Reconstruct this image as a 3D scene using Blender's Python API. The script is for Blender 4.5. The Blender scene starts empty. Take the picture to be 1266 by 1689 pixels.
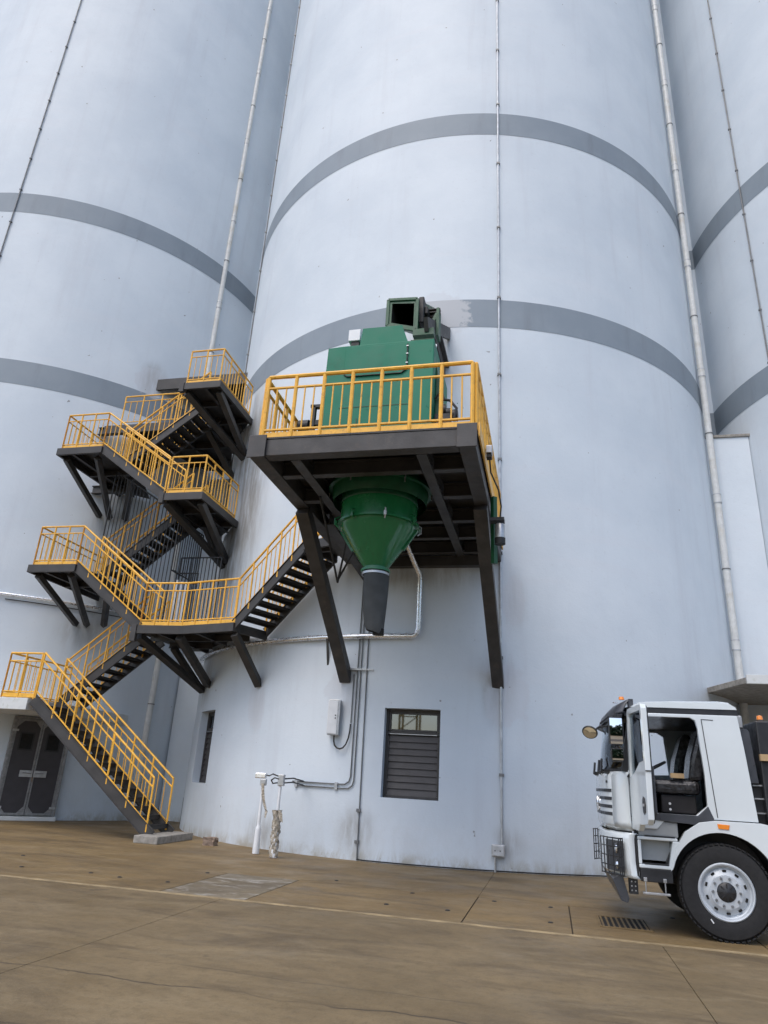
import bpy, math, random
from mathutils import Vector, Matrix
from mathutils.geometry import tessellate_polygon
random.seed(7)
R_ = math.radians
sc = bpy.context.scene
col = sc.collection

# ---------------------------------------------------------------- camera
cam_d = bpy.data.cameras.new('camera'); cam_o = bpy.data.objects.new('camera', cam_d)
col.objects.link(cam_o); sc.camera = cam_o
cam_d.sensor_fit = 'AUTO'; cam_d.sensor_width = 36.0
cam_d.lens = 1140.0/1689.0*36.0
cam_d.clip_start = 0.05; cam_d.clip_end = 2000
ROT = Matrix(((0.9740886, 0.0288382, 0.2243208), (0.2193412, -0.3622865, -0.9058907), (0.0551441, 0.9316205, -0.3592246)))
cam_o.matrix_world = Matrix.Translation((0, 0, 1.6)) @ ROT.to_4x4()

# ---------------------------------------------------------------- world, sun, exposure
SUN_EL, SUN_AZ = 58, 200        # azimuth clockwise from +Y: the sun stands behind the viewer, a little left
w = bpy.data.worlds.new('World'); sc.world = w; w.use_nodes = True
nt = w.node_tree; nt.nodes.clear()
sky = nt.nodes.new('ShaderNodeTexSky'); sky.sky_type = 'NISHITA'; sky.sun_disc = False
sky.sun_elevation = R_(SUN_EL); sky.sun_rotation = R_(SUN_AZ)
sky.air_density = 1.0; sky.dust_density = 2.5; sky.ozone_density = 1.0
bg = nt.nodes.new('ShaderNodeBackground'); bg.inputs[1].default_value = 0.15
wo = nt.nodes.new('ShaderNodeOutputWorld')
nt.links.new(sky.outputs[0], bg.inputs[0]); nt.links.new(bg.outputs[0], wo.inputs[0])
sd = bpy.data.lights.new('sun', 'SUN'); sd.energy = 0.8; sd.angle = R_(40); sd.color = (1, 0.97, 0.93)
so = bpy.data.objects.new('sun', sd); col.objects.link(so)
dv = Vector((math.sin(R_(SUN_AZ))*math.cos(R_(SUN_EL)), math.cos(R_(SUN_AZ))*math.cos(R_(SUN_EL)), math.sin(R_(SUN_EL))))
so.rotation_euler = dv.to_track_quat('Z', 'Y').to_euler()
sc.view_settings.view_transform = 'Standard'; sc.view_settings.look = 'None'
sc.view_settings.gamma = 1.0; sc.view_settings.use_curve_mapping = False
sc.view_settings.exposure = 0.65

# ---------------------------------------------------------------- materials
class NG:
    def __init__(s, name):
        s.m = bpy.data.materials.new(name); s.m.use_nodes = True
        s.t = s.m.node_tree; s.b = s.t.nodes['Principled BSDF']
        s.geo = s.t.nodes.new('ShaderNodeNewGeometry'); s.pos = s.geo.outputs['Position']
    def n(s, kind, **kw):
        x = s.t.nodes.new(kind)
        for k, v in kw.items(): setattr(x, k, v)
        return x
    def L(s, a, b): s.t.links.new(a, b)
    def put(s, sock, v):
        if isinstance(v, bpy.types.NodeSocket): s.L(v, sock)
        else: sock.default_value = v
    def scaled(s, sc_, vec=None, off=(0, 0, 0)):
        m = s.n('ShaderNodeMapping'); s.L(vec or s.pos, m.inputs[0])
        m.inputs['Scale'].default_value = sc_; m.inputs['Location'].default_value = off
        return m.outputs[0]
    def noise(s, scale=1, detail=4, rough=.55, vec=None, dist=0):
        x = s.n('ShaderNodeTexNoise'); x.inputs['Scale'].default_value = scale
        x.inputs['Detail'].default_value = detail; x.inputs['Roughness'].default_value = rough
        x.inputs['Distortion'].default_value = dist
        s.L(vec or s.pos, x.inputs['Vector']); return x.outputs['Fac']
    def ramp(s, v, a, b, lo=0., hi=1., smooth=True):
        x = s.n('ShaderNodeMapRange'); x.interpolation_type = 'SMOOTHSTEP' if smooth else 'LINEAR'
        s.put(x.inputs[0], v)
        for i, q in enumerate((a, b, lo, hi)): x.inputs[i+1].default_value = q
        return x.outputs[0]
    def math(s, op, a, b=0.0):
        x = s.n('ShaderNodeMath', operation=op); s.put(x.inputs[0], a); s.put(x.inputs[1], b); return x.outputs[0]
    def mix(s, f, a, b):
        x = s.n('ShaderNodeMix', data_type='RGBA'); s.put(x.inputs[0], f)
        s.put(x.inputs[6], a if isinstance(a, bpy.types.NodeSocket) else (*a, 1))
        s.put(x.inputs[7], b if isinstance(b, bpy.types.NodeSocket) else (*b, 1)); return x.outputs[2]
    def sep(s):
        x = s.n('ShaderNodeSeparateXYZ'); s.L(s.pos, x.inputs[0]); return x.outputs
    def bump(s, h, strength=.2, dist=.02):
        x = s.n('ShaderNodeBump'); x.inputs['Strength'].default_value = strength; x.inputs['Distance'].default_value = dist
        s.L(h, x.inputs['Height']); s.L(x.outputs[0], s.b.inputs['Normal'])
    def set(s, color=None, rough=None, metal=None, **kw):
        if color is not None: s.put(s.b.inputs['Base Color'], color if isinstance(color, bpy.types.NodeSocket) else (*color, 1))
        if rough is not None: s.put(s.b.inputs['Roughness'], rough)
        if metal is not None: s.b.inputs['Metallic'].default_value = metal
        for k, v in kw.items(): s.b.inputs[k].default_value = v
        return s.m
def plain(name, c, rough=.5, metal=0., var=.18, nscale=6., bump=0., bscale=60., dirt=None, dlo=.58, dhi=.75, dscale=3., **kw):
    g = NG(name)
    n = g.noise(nscale, 5, .6)
    c2 = tuple(x*(1-var) for x in c); c1 = tuple(min(1, x*(1+var)) for x in c)
    cc = g.mix(g.ramp(n, .3, .7), c2, c1)
    if dirt: cc = g.mix(g.math('MULTIPLY', g.ramp(g.noise(dscale, 7, .7), dlo, dhi), .75), cc, dirt)
    if bump: g.bump(g.noise(bscale, 4, .6), bump, .01)
    return g.set(cc, g.ramp(g.noise(nscale*2, 4), .3, .7, max(0, rough-.08), min(1, rough+.08)), metal, **kw)

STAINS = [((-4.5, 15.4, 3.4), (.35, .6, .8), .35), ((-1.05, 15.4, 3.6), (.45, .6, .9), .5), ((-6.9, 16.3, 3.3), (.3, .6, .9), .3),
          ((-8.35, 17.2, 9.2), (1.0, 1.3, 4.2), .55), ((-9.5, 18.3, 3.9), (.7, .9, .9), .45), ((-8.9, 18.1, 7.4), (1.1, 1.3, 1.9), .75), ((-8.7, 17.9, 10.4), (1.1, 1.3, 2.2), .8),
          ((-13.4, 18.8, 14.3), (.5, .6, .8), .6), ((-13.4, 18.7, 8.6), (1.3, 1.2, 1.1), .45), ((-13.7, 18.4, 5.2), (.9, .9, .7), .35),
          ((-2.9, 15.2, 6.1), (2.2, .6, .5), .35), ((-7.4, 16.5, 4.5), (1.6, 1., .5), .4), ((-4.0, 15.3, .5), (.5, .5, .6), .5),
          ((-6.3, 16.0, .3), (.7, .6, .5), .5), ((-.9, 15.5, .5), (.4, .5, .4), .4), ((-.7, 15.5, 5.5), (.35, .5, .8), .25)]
PATCHES = [((-2.55, 15.2, 13.25), (.85, 1.5, .85)), ((-13.45, 18.8, 14.25), (.55, .8, .65)), ((-.72, 15.5, 5.5), (.30, .6, .60)), ((-6.95, 16.3, 3.1), (.32, .6, .65)), ((-4.5, 15.4, 3.3), (.5, .6, .6)), ((-.9, 15.5, 3.4), (.55, .6, .7))]
def wall_mat(name='silo_wall_paint', extra=None):
    g = NG(name); z = g.sep()[2]
    c = g.mix(g.ramp(g.noise(.35, 5, .6), .3, .7), (.560, .626, .692), (.640, .702, .760))
    streak = g.noise(1., 5, .65, g.scaled((1.6, 1.6, .12)))
    c = g.mix(g.ramp(streak, .5, .8, 0, .35), c, (.48, .51, .565))
    lift = g.noise(1., 3, .6, g.scaled((.25, .25, 2.2)))           # slip-form lifts
    c = g.mix(g.ramp(lift, .52, .75, 0, .28), c, (.63, .66, .71))
    fine = g.noise(9, 6, .7)
    c = g.mix(g.ramp(fine, .56, .8, 0, .25), c, (.40, .41, .43))
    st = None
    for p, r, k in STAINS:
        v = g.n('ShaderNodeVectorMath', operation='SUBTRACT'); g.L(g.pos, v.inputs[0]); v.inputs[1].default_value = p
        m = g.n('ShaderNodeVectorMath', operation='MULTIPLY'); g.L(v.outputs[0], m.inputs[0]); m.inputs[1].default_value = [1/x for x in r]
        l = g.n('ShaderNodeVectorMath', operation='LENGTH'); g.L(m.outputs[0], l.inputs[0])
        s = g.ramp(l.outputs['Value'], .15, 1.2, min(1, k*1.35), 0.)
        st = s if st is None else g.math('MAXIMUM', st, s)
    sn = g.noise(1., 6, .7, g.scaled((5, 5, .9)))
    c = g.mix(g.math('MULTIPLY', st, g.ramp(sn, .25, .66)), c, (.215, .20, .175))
    base = g.math('ADD', g.ramp(z, 0, .30, .62, 0.), g.ramp(z, .2, 1.6, .10, 0.))
    drip = g.noise(1., 7, .75, g.scaled((2.6, 2.6, 1.1)), dist=.6)
    c = g.mix(g.math('MULTIPLY', base, g.ramp(drip, .36, .66)), c, (.27, .23, .15))
    return_patch = g.noise(3.2, 5, .6)
    pt = None
    for p, r in PATCHES:
        v = g.n('ShaderNodeVectorMath', operation='SUBTRACT'); g.L(g.pos, v.inputs[0]); v.inputs[1].default_value = p
        m = g.n('ShaderNodeVectorMath', operation='MULTIPLY'); g.L(v.outputs[0], m.inputs[0]); m.inputs[1].default_value = [1/x for x in r]
        l = g.n('ShaderNodeVectorMath', operation='LENGTH'); g.L(m.outputs[0], l.inputs[0])
        s = g.math('SUBTRACT', 1.0, l.outputs['Value']); pt = s if pt is None else g.math('MAXIMUM', pt, s)
    pt = g.ramp(g.math('ADD', pt, g.math('MULTIPLY', g.math('SUBTRACT', return_patch, .5), 1.1)), .0, .16)
    if extra is not None: return g.set(g.mix(pt, extra(g), (.44, .46, .49)), .62)
    c = g.mix(g.math('MULTIPLY', pt, .55), c, (.56, .59, .64))
    speck = g.noise(5.5, 2, .5)
    c = g.mix(g.ramp(speck, .765, .785, 0, .7), c, (.15, .14, .13))
    g.bump(g.math('ADD', g.noise(2.2, 6, .6), g.math('MULTIPLY', g.noise(30, 3), .25)), .25, .03)
    return g.set(c, .62)
def band_colour(g):
    c = g.mix(g.ramp(g.noise(.5, 5, .6), .3, .7), (.212, .256, .302), (.248, .292, .338))
    c = g.mix(g.ramp(g.noise(1., 5, .65, g.scaled((2, 2, .3))), .5, .8, 0, .4), c, (.15, .16, .175))
    return c
def band_mat(): return wall_mat('band_grey_paint', band_colour)
def ground_mat(name, a, b, seed):
    g = NG(name); x, y, z = g.sep()
    c = g.mix(g.ramp(g.noise(.5, 6, .6, g.scaled((1, 1, 1), off=(seed, 0, 0))), .32, .68), a, b)
    tyre = g.noise(1., 8, .68, g.scaled((.45, 1.25, 1), off=(0, seed, 0)), dist=1.1)    # wheel-swept streaks along the yard
    c = g.mix(g.ramp(tyre, .44, .70, 0, .68), c, (.075, .052, .027))
    c = g.mix(g.ramp(g.noise(1., 8, .7, g.scaled((.6, 1.9, 1), off=(9, 3, 0)), dist=1.0), .48, .74, 0, .5), c, (.285, .222, .130))
    c = g.mix(g.ramp(g.noise(1.4, 8, .72, dist=.5), .52, .72, 0, .45), c, (.17, .125, .065))
    if seed > 10:
        c = g.mix(g.ramp(g.noise(1., 7, .7, g.scaled((1.2, 2.4, 1), off=(2, 7, 0)), dist=1.5), .50, .64, 0, .65), c, (.42, .40, .36))
    c = g.mix(g.ramp(g.noise(9, 8, .8), .44, .72, 0, .5), c, tuple(v*.55 for v in a))
    c = g.mix(g.ramp(g.noise(70, 4, .8), .56, .72, 0, .5), c, (.33, .28, .20))
    c = g.mix(g.ramp(g.noise(42, 3, .7), .60, .72, 0, .6), c, (.06, .045, .028))
    c = g.mix(g.ramp(g.noise(2.1, 3, .5), .70, .76, 0, .6), c, (.055, .042, .028))
    for yy, k, f in ((5.9, .55, 1.), (6.43, .25, .5), (4.7, .6, .8)):
        wob = g.math('MULTIPLY', g.math('SUBTRACT', g.noise(1.1, 4, .55, g.scaled((.8, 0, 0), off=(yy*3, 0, 0))), .5), k)
        d = g.math('ABSOLUTE', g.math('SUBTRACT', g.math('SUBTRACT', y, yy), wob))
        cr = g.math('MULTIPLY', g.ramp(d, .004, .022, .75*f, 0), g.ramp(g.noise(.9, 3), .35, .5))
        c = g.mix(cr, c, (.035, .026, .018))
    g.bump(g.math('ADD', g.noise(18, 8, .7), g.math('MULTIPLY', g.noise(2, 3), .6)), .35, .012)
    return g.set(c, g.ramp(g.noise(1.3, 5, .6), .3, .7, .5, .8))

M = {}
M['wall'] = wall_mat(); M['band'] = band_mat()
M['slab'] = ground_mat('yard_concrete', (.146, .104, .050), (.215, .156, .080), 0.)
M['apron'] = ground_mat('apron_concrete', (.152, .100, .040), (.222, .152, .066), 5.)
M['pale_slab'] = ground_mat('pale_cover_concrete', (.155, .125, .080), (.225, .185, .125), 11.)
M['earth'] = plain('joint_earth', (.045, .033, .022), .9)
M['line'] = plain('joint_mortar', (.31, .235, .13), .85, var=.3, nscale=3, bump=.3, dirt=(.17, .12, .06), dlo=.48, dhi=.7, dscale=2)
M['yellow'] = plain('yellow_rail_paint', (.80, .43, .05), .42, var=.10, dirt=(.30, .13, .03), dlo=.54, dhi=.76, dscale=9)
M['steel'] = plain('dark_steel_paint', (.041, .039, .038), .55, var=.25, nscale=3, bump=.15, dirt=(.060, .052, .046), dlo=.52, dhi=.78, dscale=4)
M['steel_lit'] = plain('lit_steel_beam', (.048, .046, .046), .6, var=.25, nscale=4, bump=.2, dirt=(.085, .072, .062), dlo=.5, dhi=.75, dscale=5)  # the dark steel again, its lit look painted into a lighter colour
M['tread'] = plain('tread_steel', (.030, .029, .029), .6, dirt=(.08, .06, .045))
M['black'] = plain('black_steel_bar', (.018, .019, .021), .5)
M['green'] = plain('machine_green_paint', (.009, .165, .098), .5, var=.07, nscale=1.2, bump=.05, bscale=9, dirt=(.025, .10, .065), dlo=.52, dhi=.8, dscale=1.8, **{'Specular IOR Level': .3})
M['hopper'] = plain('hopper_green_gloss', (.014, .150, .052), .2, var=.06, nscale=1.5, dirt=(.012, .06, .025), dlo=.6, dhi=.8, dscale=2)
M['green_dark'] = plain('duct_dark_green', (.005, .070, .027), .45, dirt=(.02, .025, .018))
M['inside'] = plain('dark_interior', (.008, .008, .008), .9)
M['galv'] = plain('galvanised_steel', (.46, .47, .48), .38, .75, var=.15, nscale=9)
M['foil'] = plain('polished_pipe_cladding', (.82, .83, .84), .28, .75, var=.08, bump=.25, bscale=7)
M['conduit'] = plain('zinc_conduit', (.46, .48, .50), .4, .4)
M['conduit_dk'] = plain('grey_cable_conduit', (.16, .165, .17), .5, .3)
M['pvc'] = plain('white_pvc_pipe', (.62, .63, .62), .45, var=.08, dirt=(.42, .37, .27), dlo=.5, dhi=.8, dscale=1.2)
M['rubber'] = plain('black_rubber', (.015, .015, .016), .55)
M['canvas'] = plain('grey_canvas_sleeve', (.055, .06, .062), .8, var=.2, bump=.5, bscale=14)
M['frame'] = plain('brown_window_frame', (.036, .033, .032), .45)
M['louvre'] = plain('louvre_slat_brown', (.062, .056, .054), .5, var=.1)
M['conc'] = plain('rough_concrete', (.27, .255, .23), .85, var=.25, nscale=9, bump=.6, bscale=30, dirt=(.14, .12, .1))
M['stone'] = plain('rubble_brick', (.23, .17, .13), .9, var=.3, nscale=12, bump=.7, bscale=30, dirt=(.1, .08, .06))
M['slabw'] = plain('white_canopy_paint', (.60, .62, .62), .7, var=.08, nscale=4, dirt=(.30, .31, .24), dlo=.52, dhi=.8, dscale=4, bump=.2, bscale=20)
M['door'] = plain('dark_door_paint', (.042, .038, .042), .5, var=.12)
M['doorfr'] = plain('bare_door_trim', (.25, .25, .25), .45, .5, var=.2, nscale=12, dirt=(.14, .13, .12))
M['plaster'] = plain('repair_plaster', (.42, .44, .47), .85, var=.12, nscale=5, bump=.4, bscale=25)
M['post_white'] = plain('white_post_paint', (.70, .72, .74), .4, var=.05)
M['wrap'] = plain('dusty_plastic_wrap', (.36, .32, .26), .28, var=.4, nscale=22, bump=.9, bscale=26)
M['truck'] = plain('truck_white_paint', (.68, .735, .76), .16, var=.02, nscale=2, **{'Coat Weight': .6})
M['trucktrim'] = plain('truck_grey_plastic', (.33, .35, .36), .5, var=.05)
M['blackpl'] = plain('black_truck_plastic', (.022, .023, .026), .4, var=.1)
M['dkgrey'] = plain('dark_grey_trim', (.055, .06, .07), .35, var=.1)
M['tyre'] = plain('tyre_rubber', (.013, .013, .014), .75, var=.25, nscale=14, bump=.2, dirt=(.028, .026, .024))
M['rim'] = plain('silver_wheel_paint', (.50, .54, .58), .42, .15, var=.06)
M['lug'] = plain('lug_nut_steel', (.20, .21, .22), .4, .4)
M['mirror'] = NG('mirror_glass').set((.75, .78, .8), .03, 1.)
M['seat'] = plain('dark_seat_fabric', (.022, .021, .023), .8, var=.3)
M['film'] = plain('crinkled_clear_film', (.032, .032, .035), .14, var=.5, nscale=18, bump=1., bscale=18)
M['chrome'] = NG('headlight_reflector').set((.8, .82, .85), .12, .9)
M['amber'] = NG('amber_lens').set((.85, .26, .03), .2, 0., **{'Coat Weight': .5})
M['board'] = plain('cardboard', (.40, .28, .15), .8)
def glass_mat(name, tint, alpha_mix):
    g = NG(name)
    t = g.n('ShaderNodeBsdfTransparent'); t.inputs[0].default_value = (*tint, 1)
    gl = g.n('ShaderNodeBsdfGlossy'); gl.inputs['Roughness'].default_value = .02; gl.inputs[0].default_value = (.9, .95, 1, 1)
    fr = g.n('ShaderNodeFresnel'); fr.inputs[0].default_value = 1.5
    f = g.math('MAXIMUM', fr.outputs[0], alpha_mix)
    mx = g.n('ShaderNodeMixShader'); g.L(f, mx.inputs[0]); g.L(t.outputs[0], mx.inputs[1]); g.L(gl.outputs[0], mx.inputs[2])
    out = [n for n in g.t.nodes if n.type == 'OUTPUT_MATERIAL'][0]; g.L(mx.outputs[0], out.inputs[0]); return g.m
M['glass'] = glass_mat('window_glass', (.30, .33, .35), .17)
M['carglass'] = glass_mat('cab_glass', (.72, .8, .82), .10)

# ---------------------------------------------------------------- mesh helpers
class MB:
    def __init__(s): s.v = []; s.f = []
    def add(s, vs, fs):
        o = len(s.v); s.v += [tuple(p) for p in vs]; s.f += [tuple(i+o for i in q) for q in fs]; return s
    def frame(s, c, ax, ay, az):        # box from centre and three half-axes
        c, ax, ay, az = map(Vector, (c, ax, ay, az))
        vs = [c+ax*i+ay*j+az*k for k in (-1, 1) for j in (-1, 1) for i in (-1, 1)]
        if ax.cross(ay).dot(az) < 0: fs = [(0, 1, 3, 2), (4, 6, 7, 5), (0, 4, 5, 1), (2, 3, 7, 6), (0, 2, 6, 4), (1, 5, 7, 3)]
        else: fs = [(0, 2, 3, 1), (4, 5, 7, 6), (0, 1, 5, 4), (2, 6, 7, 3), (0, 4, 6, 2), (1, 3, 7, 5)]
        return s.add(vs, fs)
    def box(s, x0, x1, y0, y1, z0, z1):
        return s.frame(((x0+x1)/2, (y0+y1)/2, (z0+z1)/2), (abs(x1-x0)/2, 0, 0), (0, abs(y1-y0)/2, 0), (0, 0, abs(z1-z0)/2))
    def beam(s, p0, p1, w, h, up=(0, 0, 1)):   # w sideways, h along up
        p0, p1, up = Vector(p0), Vector(p1), Vector(up); d = (p1-p0); L = d.length; d.normalize()
        sx = d.cross(up)
        if sx.length < 1e-4: sx = d.cross(Vector((0, 1, 0)))
        sx.normalize(); u = sx.cross(d)
        return s.frame((p0+p1)/2, d*L/2, sx*w/2, u*h/2)
    def hbeam(s, p0, p1, w, h, t=.02, up=(0, 0, 1)):   # I section
        p0, p1, up = Vector(p0), Vector(p1), Vector(up); d = (p1-p0).normalized()
        sx = d.cross(up).normalized(); u = sx.cross(d)
        s.beam(p0+u*(h-t)/2, p1+u*(h-t)/2, w, t, up); s.beam(p0-u*(h-t)/2, p1-u*(h-t)/2, w, t, up)
        return s.beam(p0, p1, t*1.1, h-2*t, up)
    def tube(s, pts, r, n=8, cap=True, rr=None):
        pts = [Vector(p) for p in pts]; rings = []
        prev = None
        for i, p in enumerate(pts):
            a = (pts[i]-pts[i-1]).normalized() if i else None; b = (pts[i+1]-pts[i]).normalized() if i < len(pts)-1 else None
            d = (a+b).normalized() if a and b else (a or b)
            ref = prev if prev is not None else (Vector((0, 0, 1)) if abs(d.z) < .9 else Vector((1, 0, 0)))
            x = (ref - d*ref.dot(d)).normalized(); prev = x; y = d.cross(x)
            k = 1/max(.5, math.cos(a.angle(b)/2)) if a and b else 1
            q = (rr[i] if rr else r)
            rings.append([p+(x*math.cos(2*math.pi*j/n)+y*math.sin(2*math.pi*j/n))*q*(k if k < 1.5 else 1) for j in range(n)])
        vs = [v for rg in rings for v in rg]; fs = []
        for i in range(len(rings)-1):
            for j in range(n): fs.append((i*n+j, i*n+(j+1) % n, (i+1)*n+(j+1) % n, (i+1)*n+j))
        if cap: fs.append(tuple(range(n-1, -1, -1))); fs.append(tuple((len(rings)-1)*n+j for j in range(n)))
        return s.add(vs, fs)
    def lathe(s, prof, c, axis='z', n=32, a0=0, a1=360, cap=False):
        c = Vector(c); vs = []; fs = []; full = abs(a1-a0) >= 359.9; m = n if full else n+1
        for (r, h) in prof:
            for j in range(m):
                a = R_(a0+(a1-a0)*j/n); x, y = r*math.cos(a), r*math.sin(a)
                vs.append(c+(Vector((x, y, h)) if axis == 'z' else Vector((x, h, y)) if axis == 'y' else Vector((h, x, y))))
        for i in range(len(prof)-1):
            for j in range(n):
                j2 = (j+1) % m; q = (i*m+j, i*m+j2, (i+1)*m+j2, (i+1)*m+j)
                fs.append(q if axis != 'y' else q[::-1])
        if cap: fs.append(tuple(range(m))); fs.append(tuple((len(prof)-1)*m+j for j in range(m)))
        return s.add(vs, fs)
    def prism(s, poly, h0, h1, plane='xy', holes=()):   # polygon (with holes) extruded along the third axis
        def P(a, b, h): return (a, b, h) if plane == 'xy' else (a, h, b) if plane == 'xz' else (h, a, b)
        loops = [list(poly)]+[list(h) for h in holes]
        tris = tessellate_polygon([[Vector((a, b, 0)) for a, b in l] for l in loops])
        flat = [p for l in loops for p in l]; n = len(flat)
        vs = [P(a, b, h0) for a, b in flat]+[P(a, b, h1) for a, b in flat]
        fs = [tuple(t) for t in tris]+[tuple(i+n for i in reversed(t)) for t in tris]
        o = 0
        for l in loops:
            k = len(l)
            for i in range(k): fs.append((o+i, o+(i+1) % k, o+(i+1) % k+n, o+i+n))
            o += k
        return s.add(vs, fs)
    def build(s, name, mat, parent=None, smooth=False, bevel=0, at=None, kind=None, label=None, fix=True, angle=40):
        off = Vector(at) if at is not None else (Vector(ROOT.get(parent.name, (0, 0, 0))) if parent else Vector((0, 0, 0)))
        me = bpy.data.meshes.new(name)
        me.from_pydata([tuple(Vector(p)-off) for p in s.v], [], s.f); me.materials.append(mat)
        me.update()
        if fix:
            import bmesh
            bm = bmesh.new(); bm.from_mesh(me); bmesh.ops.recalc_face_normals(bm, faces=bm.faces); bm.to_mesh(me); bm.free()
        if smooth:
            me.polygons.foreach_set('use_smooth', [True]*len(me.polygons))
            try: me.set_sharp_from_angle(angle=R_(angle))
            except Exception: pass
        o = bpy.data.objects.new(name, me); col.objects.link(o)
        if parent: o.parent = parent; ROOT[o.name] = ROOT.get(parent.name, (0, 0, 0))
        elif at is not None: o.location = at; ROOT[o.name] = tuple(at)
        if bevel:
            b = o.modifiers.new('bevel', 'BEVEL'); b.width = bevel; b.segments = 2; b.limit_method = 'ANGLE'; b.angle_limit = R_(40)
        if kind: o['kind'] = kind
        if label: o['label'] = label
        return o
ROOT = {}
def tag(o, label, cat, group=None):
    o['label'] = label; o['category'] = cat
    if group: o['group'] = group
    return o
def thing(name, loc, label, cat, group=None):
    o = bpy.data.objects.new(name, None); col.objects.link(o); o.location = loc; o.empty_display_size = .2
    ROOT[o.name] = tuple(loc); return tag(o, label, cat, group)
def inst(name, mesh_obj, parent, pos, bevel=False):   # a copy sharing the mesh; pos in world
    o = mesh_obj.copy(); o.name = name; col.objects.link(o); o.parent = parent
    r = ROOT[parent.name]; o.location = (pos[0]-r[0], pos[1]-r[1], pos[2]-r[2]); ROOT[o.name] = r
    return o
def structure(o): o['kind'] = 'structure'; return o

# ---------------------------------------------------------------- layout numbers
RAD = 8.348; CY = 23.65
CX = {'left': -20.09, 'centre': -2.90, 'right': 13.97}
def on_wall(s, x, off=0.):       # point of the silo front at x, `off` metres proud of the paint
    dx = x-CX[s]; r = RAD+off
    return CY_[s]-math.sqrt(max(0, r*r-dx*dx))
CY_ = {'left': 23.75, 'centre': 23.57, 'right': 23.75}
def arc(s, deg, off=0.): a = R_(deg); return (CX[s]+(RAD+off)*math.sin(a), CY_[s]-(RAD+off)*math.cos(a))
TOPZ = 45.0

# ---------------------------------------------------------------- the ground
g = MB().box(-160, 160, -120, 200, -.30, -.035); structure(g.build('ground', M['apron']))
yard = structure(MB().box(-34, 30, -8, 30, -.034, -.018).build('yard', M['earth'], at=(0, 0, 0)))
def slab(x0, x1, y0, y1, mat, dz=0., e=.0035):
    o = MB().box(x0+e, x1-e, y0+e, y1-e, -.017, dz).build('concrete_slab', mat, yard, bevel=.004)
    return o
xs = [-4.28+5.46*k for k in range(-5, 7)]
for i in range(len(xs)-1):
    slab(xs[i], xs[i+1], 6.0, 9.62, M['slab']) if 0 else slab(xs[i], xs[i+1], 3.1, 9.62, M['slab'])
    slab(xs[i], xs[i+1], -3.4, 3.1, M['slab'])
xa = [-31.5, -26.2, -20.9, -15.6, -10.4, -5.25, -4.0, -1.13, .20, 2.4, 5.2, 8.4, 13.7, 19.0, 24.3, 29.6]
for i in range(len(xa)-1):
    pale = abs(xa[i]+5.25) < .01
    slab(xa[i], xa[i+1], 9.74, 11.95, M['pale_slab'] if pale else M['apron'], e=.008)
xb = [-31.5, -20.9, -10.4, -1.13, 8.4, 19.0, 29.6]
for i in range(0, len(xb)-1):
    slab(xb[i], xb[i+1], 11.945, 29.0, M['apron'], .001, .002)
MB().box(-31.5, 29.6, 9.628, 9.732, -.017, .002).build('mortar_strip', M['line'], yard)
for x, y in [(-6.92, 10.63), (-6.35, 10.51), (-5.55, 10.51), (-5.52, 11.75), (-3.46, 12.23), (-2.24, 10.49), (-1.4, 10.5), (-.87, 11.67), (-.06, 11.61), (-.06, 10.37), (-8.1, 10.55), (-9.0, 11.7), (-2.1, 11.7), (1.6, 11.7)]:
    MB().lathe([(.0, .012), (.02, .012), (.034, .006), (.036, .0)], (x, y, 0), n=10).build('lifting_socket', M['rubber'], yard)
# dark cover strip where the silo meets the yard
gr = thing('drain_grate', (.87, 10.85, 0), 'black slotted drain grate set in the yard concrete in front of the white truck', 'drain grate')
MB().box(.56, 1.18, 10.44, 11.26, .001, .006).build('slot_shade', M['inside'], gr)  # flat dark sheet on the slab, painted shade between the bars
fr = MB()
for a in ((.55, 1.19, 10.43, 10.46), (.55, 1.19, 11.24, 11.27), (.55, .575, 10.46, 11.24), (1.165, 1.19, 10.46, 11.24)): fr.box(*a, .002, .014)
fr.build('rim_frame', M['apron'], gr)
b0 = MB().box(-.02, .02, -.38, .38, .006, .02)
for k in range(9):
    x = .60+.535*k/8
    MB().box(x-.012, x+.012, 10.47, 11.23, .006, .013).build('bar', M['apron'], gr)

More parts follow.
